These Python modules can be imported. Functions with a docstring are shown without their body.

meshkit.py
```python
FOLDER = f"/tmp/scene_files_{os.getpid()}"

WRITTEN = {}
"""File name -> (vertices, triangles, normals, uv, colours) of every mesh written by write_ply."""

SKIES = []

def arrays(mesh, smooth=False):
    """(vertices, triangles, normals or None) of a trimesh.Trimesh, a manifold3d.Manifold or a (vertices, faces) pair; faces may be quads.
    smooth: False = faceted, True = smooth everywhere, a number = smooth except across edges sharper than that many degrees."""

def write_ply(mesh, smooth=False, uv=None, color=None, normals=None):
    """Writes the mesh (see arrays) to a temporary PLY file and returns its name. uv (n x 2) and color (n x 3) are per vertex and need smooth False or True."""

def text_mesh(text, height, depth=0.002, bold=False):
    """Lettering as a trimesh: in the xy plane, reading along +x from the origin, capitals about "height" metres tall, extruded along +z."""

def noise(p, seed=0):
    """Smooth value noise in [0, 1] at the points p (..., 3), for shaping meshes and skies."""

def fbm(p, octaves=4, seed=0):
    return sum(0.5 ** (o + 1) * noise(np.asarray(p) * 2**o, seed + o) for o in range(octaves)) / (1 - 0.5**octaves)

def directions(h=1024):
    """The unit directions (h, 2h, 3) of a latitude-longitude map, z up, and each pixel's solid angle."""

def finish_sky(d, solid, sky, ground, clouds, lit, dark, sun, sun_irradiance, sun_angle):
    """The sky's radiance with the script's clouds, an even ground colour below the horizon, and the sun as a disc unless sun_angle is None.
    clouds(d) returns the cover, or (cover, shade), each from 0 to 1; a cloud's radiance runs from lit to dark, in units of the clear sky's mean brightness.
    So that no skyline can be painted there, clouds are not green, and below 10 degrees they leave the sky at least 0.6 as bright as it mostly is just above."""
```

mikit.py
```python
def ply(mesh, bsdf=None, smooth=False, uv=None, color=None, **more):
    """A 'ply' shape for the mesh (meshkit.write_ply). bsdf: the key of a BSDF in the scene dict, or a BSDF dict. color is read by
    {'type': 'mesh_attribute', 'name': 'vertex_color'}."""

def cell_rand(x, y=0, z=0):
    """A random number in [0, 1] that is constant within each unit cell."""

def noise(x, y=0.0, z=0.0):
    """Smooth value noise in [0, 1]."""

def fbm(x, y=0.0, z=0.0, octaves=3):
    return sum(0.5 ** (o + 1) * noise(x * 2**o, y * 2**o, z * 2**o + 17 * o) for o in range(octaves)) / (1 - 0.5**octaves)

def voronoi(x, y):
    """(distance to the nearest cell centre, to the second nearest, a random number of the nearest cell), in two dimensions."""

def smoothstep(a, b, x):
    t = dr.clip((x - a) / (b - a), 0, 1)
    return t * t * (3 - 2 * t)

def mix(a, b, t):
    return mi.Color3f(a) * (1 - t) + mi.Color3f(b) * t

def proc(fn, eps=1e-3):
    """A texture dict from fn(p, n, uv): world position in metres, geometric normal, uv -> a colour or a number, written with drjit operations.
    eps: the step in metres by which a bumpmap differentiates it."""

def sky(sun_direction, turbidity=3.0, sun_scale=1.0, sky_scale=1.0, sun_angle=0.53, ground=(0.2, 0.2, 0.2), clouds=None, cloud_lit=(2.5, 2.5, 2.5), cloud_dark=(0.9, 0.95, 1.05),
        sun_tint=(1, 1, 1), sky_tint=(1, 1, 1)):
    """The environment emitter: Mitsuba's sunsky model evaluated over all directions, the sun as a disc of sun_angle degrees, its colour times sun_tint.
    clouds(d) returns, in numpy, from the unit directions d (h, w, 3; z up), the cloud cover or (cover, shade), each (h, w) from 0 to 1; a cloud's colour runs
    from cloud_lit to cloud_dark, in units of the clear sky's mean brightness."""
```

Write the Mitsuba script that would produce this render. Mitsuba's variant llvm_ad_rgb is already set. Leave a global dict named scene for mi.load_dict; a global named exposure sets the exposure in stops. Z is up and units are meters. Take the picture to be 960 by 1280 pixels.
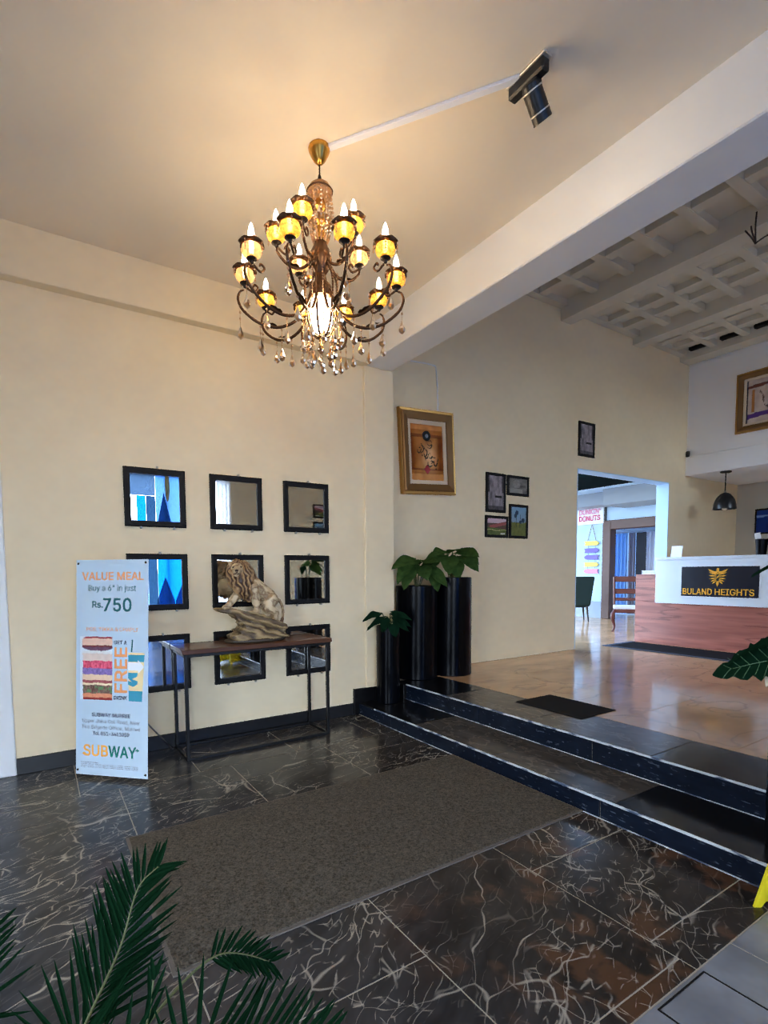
import math, random
import numpy as np, trimesh, manifold3d as m3
import drjit as dr
import mitsuba as mi
import mikit, meshkit
from mikit import ply, proc, noise, fbm, smoothstep, mix, cell_rand
from shapely.geometry import Polygon, Point, LineString, box as sbox
from shapely import affinity, union_all
T = mi.ScalarTransform4f
rng = random.Random(7)
scene, labels = {}, {}

# ---------------------------------------------------------------- camera
YAW, PITCH, ROLL, FOC = 0.5620, -0.06674, 0.008357, 649.09
_f = np.array([math.sin(YAW)*math.cos(PITCH), math.cos(YAW)*math.cos(PITCH), math.sin(PITCH)])
_r = np.array([math.cos(YAW), -math.sin(YAW), 0.0])
_d = np.cross(_f, _r)
_up = -(-math.sin(ROLL)*_r + math.cos(ROLL)*_d)
CAM = np.array([0, 0, 1.5])
scene['camera'] = {'type': 'perspective', 'fov': math.degrees(2*math.atan(480/FOC)), 'fov_axis': 'x', 'near_clip': 0.02, 'far_clip': 500.0,
                   'principal_point_offset_x': (453.64-480)/960*-1, 'principal_point_offset_y': (757.83-640)/1280*-1,
                   'to_world': T().look_at(origin=CAM.tolist(), target=(CAM+_f).tolist(), up=_up.tolist())}
# ---------------------------------------------------------------- light
SKY_SCALE = 6.0
scene['sky'] = mikit.sky((-0.4, -0.55, 0.75), turbidity=3.5, sun_scale=0.0, sky_scale=SKY_SCALE, ground=(0.30, 0.31, 0.33), sky_tint=(1.08, 1.0, 0.90))
BULB, GLOBE, SPOT = 6.8, 7.5, 22.0
exposure = 2.85

# ---------------------------------------------------------------- helpers
def lin(r, g=None, b=None):
    c = np.array([r, g, b] if g is not None else r, float)/255.0
    return np.where(c <= 0.04045, c/12.92, ((c+0.055)/1.055)**2.4)
def L3(*c): return [float(x) for x in lin(*c)]
def rgb(c): return {'type': 'rgb', 'value': [float(x) for x in c]}
def numbered(key):
    if key not in scene and key not in labels: return key
    k = 1
    while f'{key}_{k:03d}' in scene or f'{key}_{k:03d}' in labels: k += 1
    return f'{key}_{k:03d}'
def add(key, mesh, mat, smooth=False, uv=None, color=None, **kw):
    key = numbered(key)
    scene[key] = ply(mesh, mat, smooth=smooth, uv=uv, color=color, **kw)
    return key
def add_dict(key, d, **over):
    key = numbered(key); scene[key] = {**d, **over}; return key
def thing(key, label, cat, group=None):
    key = numbered(key); tag(key, label, cat, group); return key
def tag(key, label=None, cat=None, group=None, kind=None):
    d = labels.setdefault(key, {})
    for k, v in (('label', label), ('category', cat), ('group', group), ('kind', kind)):
        if v: d[k] = v
    return key
def struct(key, mesh, mat, smooth=False, **kw):
    key = add(key, mesh, mat, smooth, **kw); tag(key, kind='structure'); return key

def bx(x0, x1, y0, y1, z0, z1):
    m = trimesh.creation.box((x1-x0, y1-y0, z1-z0)); m.apply_translation(((x0+x1)/2, (y0+y1)/2, (z0+z1)/2)); return m
def cbx(x0, x1, y0, y1, z0, z1, b=0.004):
    c = np.array([(x0+x1)/2, (y0+y1)/2, (z0+z1)/2]); h = np.array([x1-x0, y1-y0, z1-z0])/2
    b = min(b, h.min()*0.49); P = []
    for s in np.ndindex(2, 2, 2):
        sg = np.array(s)*2-1
        for a in range(3):
            v = h-b; v[a] = h[a]; P.append(c+sg*v)
    return trimesh.convex.convex_hull(np.array(P))
def cat(ms): return trimesh.util.concatenate([m for m in ms])
def tube(pts, r, sides=8, caps=True):
    p = np.asarray(pts, float); n = len(p); r = np.atleast_1d(np.asarray(r, float)); r = np.interp(np.linspace(0, 1, n), np.linspace(0, 1, len(r)), r) if len(r) > 1 else np.full(n, r[0])
    t = np.gradient(p, axis=0); t /= np.linalg.norm(t, axis=1, keepdims=True)+1e-12
    ref = np.array([0, 0, 1.0]) if abs(t[0][2]) < 0.9 else np.array([1.0, 0, 0])
    a = np.cross(t[0], ref); a /= np.linalg.norm(a); V = []; ang = np.arange(sides)*2*np.pi/sides
    for i in range(n):
        a = a-t[i]*(a@t[i]); a /= np.linalg.norm(a)+1e-12; b = np.cross(t[i], a)
        V.append(p[i]+r[i]*(np.cos(ang)[:, None]*a+np.sin(ang)[:, None]*b))
    V = np.concatenate(V); F = []
    for i in range(n-1):
        for j in range(sides):
            k = (j+1) % sides
            F += [[i*sides+j, i*sides+k, (i+1)*sides+k], [i*sides+j, (i+1)*sides+k, (i+1)*sides+j]]
    if caps:
        V = np.vstack([V, p[0], p[-1]])
        for j in range(sides):
            k = (j+1) % sides
            F += [[n*sides, k, j], [n*sides+1, (n-1)*sides+j, (n-1)*sides+k]]
    return trimesh.Trimesh(V, F, process=False)
def bez(P, n=12):
    P = np.asarray(P, float)
    if len(P) == 2: return np.linspace(P[0], P[1], n)
    Q = np.vstack([2*P[0]-P[1], P, 2*P[-1]-P[-2]]); out = []
    for i in range(1, len(Q)-2):
        t = np.linspace(0, 1, n, endpoint=(i == len(Q)-3))[:, None]
        out.append(0.5*(2*Q[i]+(Q[i+1]-Q[i-1])*t+(2*Q[i-1]-5*Q[i]+4*Q[i+1]-Q[i+2])*t**2+(3*Q[i]-Q[i-1]-3*Q[i+1]+Q[i+2])*t**3))
    return np.vstack(out)
def lathe(prof, n=24, at=(0, 0, 0)):
    prof = np.asarray(prof, float); k = len(prof); ang = np.arange(n)*2*np.pi/n
    V = np.stack([np.outer(np.cos(ang), prof[:, 0]), np.outer(np.sin(ang), prof[:, 0]), np.tile(prof[:, 1], (n, 1))], -1).reshape(-1, 3)
    F = []
    for i in range(n):
        j = (i+1) % n
        for a in range(k-1):
            F += [[i*k+a, j*k+a, j*k+a+1], [i*k+a, j*k+a+1, i*k+a+1]]
    m = trimesh.Trimesh(V+np.array(at), F, process=False); return m
def frame_ring(w, h, bw, d, bev=0.0):
    """a picture-frame moulding in the local xz plane, front towards -y, from y=0 (wall) to y=-d; mitred with a sloped face"""
    o = np.array([[-w/2, -h/2], [w/2, -h/2], [w/2, h/2], [-w/2, h/2]]); i = o+np.array([[1, 1], [-1, 1], [-1, -1], [1, -1]])*bw
    m_ = o+np.array([[1, 1], [-1, 1], [-1, -1], [1, -1]])*bw*0.18
    rings = [(o, 0.0), (o, -d*0.8), (m_, -d), (i, -d+bev), (i, 0.0)]
    V = np.array([[x, y, z] for R, y in rings for x, z in R]); F = []
    for a in range(len(rings)):
        b = (a+1) % len(rings)
        for k in range(4):
            l = (k+1) % 4
            F += [[a*4+k, a*4+l, b*4+l], [a*4+k, b*4+l, b*4+k]]
    m = trimesh.Trimesh(V, F, process=False); m.fix_normals(); return m
def place(m, u, v, n, o):
    """local (x,y,z) -> o + x*u + y*v + z*n"""
    M = np.eye(4); M[:3, 0], M[:3, 1], M[:3, 2], M[:3, 3] = u, v, n, o
    m = m.copy(); m.apply_transform(M); return m
def extr(poly, d): 
    gs = getattr(poly, 'geoms', [poly])
    return cat([trimesh.creation.extrude_polygon(g, d, engine='earcut') for g in gs if g.area > 1e-9])
def print_panel(w, h, nx, ny, fn):
    """flat printed sheet in the local xy plane (0..w, 0..h): returns mesh, vertex colours; fn(u,v) arrays -> sRGB 0..255"""
    U, V = np.meshgrid(np.linspace(0, 1, nx+1), np.linspace(0, 1, ny+1), indexing='xy')
    P = np.stack([U*w, V*h, U*0], -1).reshape(-1, 3); idx = np.arange((nx+1)*(ny+1)).reshape(ny+1, nx+1)
    q = np.stack([idx[:-1, :-1], idx[:-1, 1:], idx[1:, 1:], idx[1:, :-1]], -1).reshape(-1, 4)
    F = np.vstack([q[:, [0, 1, 2]], q[:, [0, 2, 3]]])
    C = lin(np.clip(fn(U.ravel(), V.ravel()), 0, 255))
    return trimesh.Trimesh(P, F, process=False), C
def nz(u, v, s, seed=0, o=4): return meshkit.fbm(np.stack([u*s, v*s, np.zeros_like(u)+seed*3.7], -1), o, seed)
def text(s, h, depth=0.0015, bold=False, width=None, center=True, mirror=False):
    m = meshkit.text_mesh(s, h, depth, bold)
    if width: m.apply_scale([width/(m.bounds[1][0]-m.bounds[0][0]), 1, 1])
    m.apply_translation([-(m.bounds[0][0]+(m.bounds[1][0]-m.bounds[0][0])/2 if center else m.bounds[0][0]), 0, 0])
    return m

# ---------------------------------------------------------------- materials
def two(b): return {'type': 'twosided', 'bsdf': b}
def diffuse(key, c): scene[key] = two({'type': 'diffuse', 'reflectance': rgb(c)})
def pri(key, c, rough=0.5, metal=0.0, spec=0.5, coat=0.0, sheen=0.0):
    d = {'type': 'principled', 'base_color': c if isinstance(c, dict) else rgb(c), 'roughness': rough, 'metallic': metal}
    if not metal: d['specular'] = spec
    if coat: d['clearcoat'] = coat; d['clearcoat_gloss'] = 0.9
    if sheen: d['sheen'] = sheen
    scene[key] = two(d)
def bump(key, fn, scale, eps=1e-3):
    d = scene[key]['bsdf']; scene[key] = two({'type': 'bumpmap', 'arbitrary': proc(fn, eps), 'scale': scale, 'bsdf': d})

def f_cream(p, n, uv):
    v = fbm(p.x*1.3, p.y*1.3, p.z*1.3, 3); w = fbm(p.x*14, p.y*14, p.z*14, 2)
    return mix(L3(226, 206, 170), L3(236, 219, 186), v)*(0.97+0.06*w)
pri('wall_paint', proc(f_cream), 0.55, spec=0.3)
bump('wall_paint', lambda p, n, uv: fbm(p.x*22, p.y*22, p.z*22, 3), 0.0012)
pri('ceiling_paint', L3(230, 216, 194), 0.7, spec=0.2)
pri('white_paint', L3(233, 231, 228), 0.55, spec=0.3)
bump('white_paint', lambda p, n, uv: fbm(p.x*9, p.y*9, p.z*9, 4), 0.006)
pri('hall_ceiling', L3(205, 197, 180), 0.75, spec=0.2)
pri('white_gloss', L3(226, 233, 242), 0.25)
pri('pale_trim', L3(225, 226, 226), 0.5)

def ridge(x, y, z, o=4): return 1-dr.abs(2*fbm(x, y, z, o)-1)
def crack(x, y, w):
    d1, d2, _ = mikit.voronoi(x, y)
    return 1-smoothstep(0.0, w, d2-d1)
def f_marble(p, n, uv):
    x, y = p.x, p.y
    g1, g2 = fbm(x*5.0, y*5.0, 3.0, 3)-0.5, fbm(x*5.0, y*5.0, 8.0, 3)-0.5
    xx, yy = x+0.13*g1, y+0.13*g2
    a, b = xx*0.86+yy*0.51, yy*0.86-xx*0.51                # cracks run mostly diagonally
    area = smoothstep(0.42, 0.60, fbm(x*1.9+2.0, y*1.9, 4.0, 3)); brk = smoothstep(0.38, 0.62, noise(x*11, y*11, 5.0))
    fine = fbm(x*26, y*26, 2.0, 2)
    k1 = crack(a*1.1, b*2.6, 0.009+0.012*brk); k2 = crack(a*2.6+5, b*7.5, 0.05); k3 = crack(a*5.5+9, b*21.0+3, 0.09); k4 = crack(b*4.0+2, a*9.0+7, 0.06)
    side = smoothstep(0.6, 1.9, x)
    vein = k1*(0.4+0.5*brk)+k2*brk*(0.22+0.6*area)+k3*(0.08+0.7*area)*smoothstep(0.36, 0.62, fine)+k4*(0.05+0.6*area)*smoothstep(0.5, 0.7, fine)
    f = fbm(a*4.0, b*15.0, 6.0, 5)
    base = mix(L3(24, 25, 27), L3(62, 62, 65), f)*(1-side)+mix(L3(22, 20, 19), L3(62, 56, 51), f)*side
    rust = smoothstep(0.50, 0.62, fbm(x*8.5+7.0, y*8.5, 12.0, 5)*0.5+0.5*fbm(x*2.6+1.0, y*2.6, 3.0, 3))*smoothstep(1.0, 1.6, x)*smoothstep(2.1, 1.6, y)
    base = mix(base, L3(104, 68, 44), rust*0.5)
    return mix(base, L3(178, 168, 152), dr.clip(vein, 0, 1)*0.75)
pri('marble', proc(f_marble), 0.20, spec=0.28)
pri('grout', L3(158, 148, 132), 0.8)
def f_threshold(p, n, uv):
    return mix(L3(98, 100, 104), L3(138, 140, 144), fbm(p.x*7, p.y*7, 1.0, 4))
pri('threshold', proc(f_threshold), 0.35)
def f_slate(p, n, uv):
    v = fbm(p.x*16, p.y*9, p.z*9, 4); s = ridge(p.x*9, p.y*6, 2.0)
    return mix(mix(L3(42, 39, 35), L3(78, 71, 63), v), L3(116, 106, 94), smoothstep(0.9, 1.0, s)*0.35)
pri('slate', proc(f_slate), 0.25)
pri('black_tile', L3(14, 14, 16), 0.16, spec=0.35)
def f_riser(p, n, uv):
    v = fbm(p.y*9, p.z*30, p.x*9, 4); sc = smoothstep(0.70, 0.85, fbm(p.y*24, p.z*70, 4.0, 3))
    return mix(mix(L3(10, 16, 26), L3(20, 29, 44), v), L3(120, 130, 148), sc*0.25)  # navy base holds the blue daylight on dark tile; pale scuffs over it
pri('riser_tile', proc(f_riser), 0.22, spec=0.3)
def f_worn(p, n, uv):
    return mix(L3(70, 82, 104), L3(190, 194, 200), smoothstep(0.34, 0.56, fbm(p.y*13, p.z*60, 1.0, 4)))
pri('worn_edge', proc(f_worn), 0.4)
def f_beige(p, n, uv):
    x, y = p.x, p.y
    w = x+0.4*(fbm(x*1.4, y*1.4, 2.0, 3)-0.5)
    v = fbm(w*2.2, y*5.0, 1.0, 5); r = ridge(w*1.6, y*2.6+4, 7.0)
    c = mix(L3(164, 122, 82), L3(208, 168, 124), v)
    return mix(c, L3(146, 108, 76), smoothstep(0.93, 1.0, r)*0.45)
pri('beige_marble', proc(f_beige), 0.13, spec=0.55)
pri('recess_grey', L3(186, 182, 170), 0.6)  # even grey on the back wall of the recess
pri('dark_skirting', L3(26, 26, 28), 0.3)
pri('beige_joint', L3(176, 146, 112), 0.5)
def f_rug(p, n, uv):
    return mix(L3(46, 41, 35), L3(104, 96, 83), noise(p.x*190, p.y*190, p.z*190)*0.6+0.4*noise(p.x*75, p.y*75, 2.0))
pri('rug', proc(f_rug), 0.95, spec=0.1)
bump('rug', lambda p, n, uv: noise(p.x*150, p.y*150, 1.0), 0.006)
pri('rug_edge', L3(92, 84, 76), 0.8)
pri('black_mat', L3(28, 26, 25), 0.85, spec=0.15)
pri('black_metal', L3(13, 12, 12), 0.38)
pri('black_frame', L3(7, 6, 7), 0.55, spec=0.25)
scene['mirror'] = {'type': 'conductor', 'material': 'none', 'specular_reflectance': rgb((0.86, 0.89, 0.90))}
pri('clip_metal', L3(150, 148, 140), 0.3, 1.0)
def f_wood(p, n, uv):
    g = fbm(p.x*3.0, p.y*46, p.z*46, 4); r = noise(p.x*1.2, p.y*13, 3.0)
    return mix(L3(58, 35, 24), L3(98, 62, 43), g*0.65+0.35*r)
pri('table_wood', proc(f_wood), 0.32)
def f_counter(p, n, uv):
    g = fbm(p.y*1.5, p.z*17, 1.0, 5); k = ridge(p.y*0.8, p.z*8, 5.0)
    return mix(mix(L3(140, 78, 68), L3(196, 124, 108), g), L3(92, 46, 40), smoothstep(0.9, 1.0, k)*0.45)
pri('counter_wood', proc(f_counter), 0.3)
pri('planter_black', L3(3, 4, 8), 0.17, spec=0.14)
pri('soil', L3(44, 34, 26), 0.95)
def f_leaf(p, n, uv):
    return mix(L3(30, 54, 24), L3(74, 100, 52), fbm(p.x*19, p.y*19, p.z*19, 3))
scene['leaf'] = {'type': 'principledthin', 'base_color': proc(f_leaf), 'roughness': 0.38, 'diff_trans': 0.35}
scene['leaf_dark'] = {'type': 'principledthin', 'base_color': rgb(L3(16, 40, 26)), 'roughness': 0.35, 'diff_trans': 0.25}
scene['palm_leaf'] = {'type': 'principledthin', 'base_color': rgb(L3(15, 40, 22)), 'roughness': 0.32, 'diff_trans': 0.3}
scene['pale_leaf'] = {'type': 'principledthin', 'base_color': rgb(L3(226, 212, 184)), 'roughness': 0.6, 'diff_trans': 0.4}  # cream colour for one small hanging leaf
pri('stem', L3(88, 92, 54), 0.6)
pri('vein', L3(96, 130, 92), 0.5)
scene['print'] = two({'type': 'principled', 'base_color': {'type': 'mesh_attribute', 'name': 'vertex_color'}, 'roughness': 0.6, 'specular': 0.2})
pri('banner_white', L3(192, 212, 228), 0.42)  # white sheet, tinted blue for the daylight falling on it
pri('ink_orange', L3(236, 164, 108), 0.5); pri('ink_teal', L3(30, 92, 100), 0.5); pri('ink_navy', L3(40, 48, 78), 0.5)
pri('ink_grey', L3(116, 124, 140), 0.5); pri('ink_amber', L3(244, 176, 84), 0.5); pri('ink_green', L3(0, 110, 104), 0.5)
pri('ink_cyan', L3(60, 150, 176), 0.5); pri('ink_sand', L3(236, 216, 166), 0.5); pri('ink_white', L3(236, 240, 244), 0.5)
pri('grommet', L3(26, 26, 28), 0.4)
pri('alu', L3(170, 172, 176), 0.35, 1.0)
pri('brass', L3(196, 146, 70), 0.22, 1.0)
pri('bronze', L3(92, 66, 46), 0.34, 0.85)
pri('dark_bronze', L3(46, 36, 30), 0.4, 0.6)
def f_amber(p, n, uv):
    c = noise(p.x*260, p.y*260, p.z*260); g = noise(p.x*90, p.y*90, p.z*90)
    return mix(L3(150, 92, 24), L3(248, 196, 96), 0.55*c+0.45*g)
scene['amber_glass'] = {'type': 'principledthin', 'base_color': proc(f_amber), 'roughness': 0.25, 'diff_trans': 0.9, 'spec_trans': 0.35, 'eta': 1.5}
scene['smoke_glass'] = {'type': 'principledthin', 'base_color': rgb(L3(206, 166, 122)), 'roughness': 0.15, 'diff_trans': 0.9, 'spec_trans': 0.4, 'eta': 1.5}
scene['crystal'] = {'type': 'principled', 'base_color': rgb(L3(214, 176, 138)), 'roughness': 0.04, 'spec_trans': 0.82, 'eta': 1.5}
pri('candle', L3(240, 226, 196), 0.5)
pri('gold_frame', L3(176, 132, 72), 0.33, 0.75)
pri('brown_frame', L3(128, 94, 56), 0.38, 0.5)
pri('linen', L3(206, 186, 160), 0.8)
pri('pvc', L3(226, 226, 230), 0.4)
pri('lamp_black', L3(20, 20, 22), 0.3)
pri('lamp_ring', L3(206, 196, 184), 0.3, 0.6)
pri('sign_navy', L3(20, 24, 40), 0.3)
pri('sign_gold', L3(240, 176, 60), 0.35, 0.2)
pri('sign_yellow', L3(232, 214, 42), 0.35)
pri('green_fabric', L3(7, 34, 34), 0.8, sheen=0.4)
pri('chair_wood', L3(88, 42, 34), 0.35)
pri('brown_wood', L3(92, 64, 54), 0.45)
pri('dark_wood', L3(48, 38, 34), 0.5)
pri('room_wall', L3(182, 210, 236), 0.6)  # blue of the daylight mixed into the cafe wall colour
pri('room_grey', L3(150, 160, 172), 0.6)
pri('dark_green', L3(5, 17, 17), 0.9, spec=0.05)
pri('curtain_pale', L3(206, 204, 212), 0.8); pri('curtain_grey', L3(150, 140, 148), 0.8)
pri('cushion', L3(200, 200, 208), 0.7)
pri('sign_purple', L3(112, 96, 176), 0.5); pri('sign_pink', L3(232, 140, 176), 0.5); pri('sign_lemon', L3(236, 212, 96), 0.5); pri('sign_red', L3(206, 44, 100), 0.5)
pri('rope', L3(120, 100, 80), 0.8)
pri('paper', L3(236, 238, 242), 0.6)
pri('mural_blue', L3(40, 132, 232), 0.6); pri('mural_dark', L3(38, 78, 118), 0.6); pri('mural_mid', L3(66, 110, 160), 0.6); pri('mural_yellow', L3(210, 160, 72), 0.6)
pri('ground', L3(150, 152, 156), 0.9)
scene['pane'] = {'type': 'thindielectric', 'int_ior': 1.5}

# ---------------------------------------------------------------- room shell
YW, YR, S1, S2, ZC, ZH = 4.605, 4.935, 0.125, 0.288, 3.957, 5.27     # mirror wall, hall wall, steps, ceilings
X1, X2 = 2.825, 3.33                                                   # risers
XL, YB = -1.7, -3.0                                                    # side glazing, rear wall
XS, XE = 10.03, 12.05                                                  # white upper wall, recess behind the counter
# outdoors
struct('ground', bx(-40, 50, -40, 40, -0.30, -0.12), 'ground')
# wall with the mirrors
w = struct('wall_left', bx(XL, 3.29, YW, YR+0.2, 0, ZH+0.2), 'wall_paint')
add(w+'__band', cbx(XL, 2.95, 4.508, YW+0.01, 3.59, ZC+0.02, 0.006), 'wall_paint')
add(w+'__jamb', cbx(XL, -0.177, YW-0.02, YW+0.01, 0, 3.589, 0.008), 'pale_trim')
add(w+'__pillar', cbx(2.925, 3.292, YW-0.022, YW+0.01, 0.0, 3.6, 0.016), 'wall_paint')
struct('baseboard_left', cbx(-0.177, 2.765, YW-0.016, YW+0.004, 0.0, 0.124, 0.004), 'dark_skirting')
b = struct('baseboard_pillar', cbx(2.768, 3.33, YW-0.028, YW+0.004, 0.0, 0.272, 0.004), 'black_tile')
# wall with the doorway
DX0, DX1, DZ = 6.918, 9.462, 3.0
w = struct('wall_right', cat([bx(3.28, DX0, YR, YR+0.2, 0, ZH+0.2), bx(DX0, DX1, YR, YR+0.2, DZ, ZH+0.2), bx(DX1, XE+0.2, YR, YR+0.2, 0, ZH+0.2)]), 'wall_paint')
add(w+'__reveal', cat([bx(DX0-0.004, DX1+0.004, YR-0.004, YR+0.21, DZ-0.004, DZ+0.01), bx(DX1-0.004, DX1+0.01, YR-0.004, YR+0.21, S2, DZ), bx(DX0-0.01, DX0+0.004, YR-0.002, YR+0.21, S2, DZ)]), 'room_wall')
# far end of the hall
w = struct('wall_far', bx(XS, XS+0.18, YB, YR, 3.4, ZH+0.2), 'white_paint')
add(w+'__slab', cbx(XS-0.03, XE+0.1, YB, YR, 3.172, 3.5, 0.006), 'white_paint')
add(w+'__recess', bx(XE, XE+0.18, YB, YR, 0, 3.3), 'recess_grey')
# rear wall with its windows
w = struct('wall_rear', cat([bx(3.95, 6.9, YB-0.2, YB, -0.1, ZH+0.2), bx(6.9, 9.9, YB-0.2, YB, 4.8, ZH+0.2), bx(6.9, 9.9, YB-0.2, YB, -0.1, 3.2), bx(9.9, XE+0.2, YB-0.2, YB, -0.1, ZH+0.2),
                              bx(XL-0.2, 3.95, YB-0.2, YB, 3.7, ZH+0.2)]), 'wall_paint')
def glazing(n, p0, p1, z0, z1, cols, rows):
    p0, p1 = np.array(p0, float), np.array(p1, float); u = p1-p0; Lw = np.linalg.norm(u); u /= Lw; nn = np.array([-u[1], u[0]])
    k = thing(f'window_{n}', None, None); tag(k, kind='structure'); ms = []
    def bar(a0, a1, c0, c1, d=0.03):
        P = [p0+u*a0-nn*d, p0+u*a1-nn*d, p0+u*a1+nn*d, p0+u*a0+nn*d]
        return trimesh.convex.convex_hull(np.array([[*q, z] for q in P for z in (c0, c1)]))
    add(k+'__frame', cat([bar(0, 0.06, z0, z1), bar(Lw-0.06, Lw, z0, z1), bar(0, Lw, z0, z0+0.06), bar(0, Lw, z1-0.06, z1)]), 'alu')
    for i in range(1, cols): add(k+'__mullion', bar(Lw*i/cols-0.025, Lw*i/cols+0.025, z0, z1), 'alu')
    for j in range(1, rows): add(k+'__transom', bar(0, Lw, z0+(z1-z0)*j/rows-0.025, z0+(z1-z0)*j/rows+0.025), 'alu')
    for i in range(cols):
        for j in range(rows):
            a0, a1 = Lw*i/cols, Lw*(i+1)/cols; c0, c1 = z0+(z1-z0)*j/rows, z0+(z1-z0)*(j+1)/rows
            V = np.array([[*(p0+u*a0), c0], [*(p0+u*a1), c0], [*(p0+u*a1), c1], [*(p0+u*a0), c1]])
            add(k+'__pane', (V, np.array([[0, 1, 2], [0, 2, 3]])), 'pane')
glazing(1, (XL, YB-0.1), (3.95, YB-0.1), 0.0, 3.7, 4, 1)
glazing(2, (6.9, YB-0.1), (9.9, YB-0.1), 3.2, 4.8, 3, 1)  # unseen high window, added to light the upper hall
glazing(3, (XL-0.1, -0.1), (XL-0.1, 1.9), 0.0, 3.1, 2, 1)
struct('wall_side', cat([bx(XL-0.2, XL, -0.1, 1.9, 3.1, ZH+0.2), bx(XL-0.2, XL, 1.9, YR+0.2, -0.1, ZH+0.2), bx(XL-0.2, XL, YB-0.2, -0.1, -0.1, ZH+0.2)]), 'wall_paint')
# ceilings and the big beam
c = struct('ceiling', bx(XL, 2.97, YB, YW, ZC, ZC+0.16), 'ceiling_paint')
add(c+'__beam', cbx(2.94, 3.27, YB, YW+0.34, 3.6, ZH+0.02, 0.008), 'white_paint')
c = struct('ceiling_001', bx(3.2, XS+0.05, YB, YR, ZH, ZH+0.2), 'hall_ceiling')
for x0, x1, z0 in ((6.46, 6.69, 5.02), (8.25, 8.50, 5.075), (9.69, 9.98, 5.10)):
    add(c+'__beam', cbx(x0, x1, YB, YR, z0, ZH+0.01, 0.006), 'hall_ceiling')
for bay0, bay1, n in ((3.27, 6.46, 6), (6.69, 8.25, 4), (8.50, 9.69, 3)):
    st = (bay1-bay0)/n
    for i in range(1, n): add(c+'__rib', cbx(bay0+st*i-0.07, bay0+st*i+0.07, YB, YR, ZH-0.08, ZH+0.005, 0.004), 'hall_ceiling')
    y = YR-0.06
    while y > -0.6:
        add(c+'__cross_rib', cbx(bay0, bay1, y-0.055, y+0.055, ZH-0.09, ZH+0.005, 0.004), 'hall_ceiling'); y -= 0.475
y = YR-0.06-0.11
while y > 0.5:      # black boxes for the darkness inside the gaps beside the last beam
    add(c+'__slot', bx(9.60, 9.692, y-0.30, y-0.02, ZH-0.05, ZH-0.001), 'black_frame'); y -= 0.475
c = struct('ceiling_002', bx(XS+0.18, XE+0.18, YB, YR, 5.3, 5.4), 'white_paint')
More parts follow.
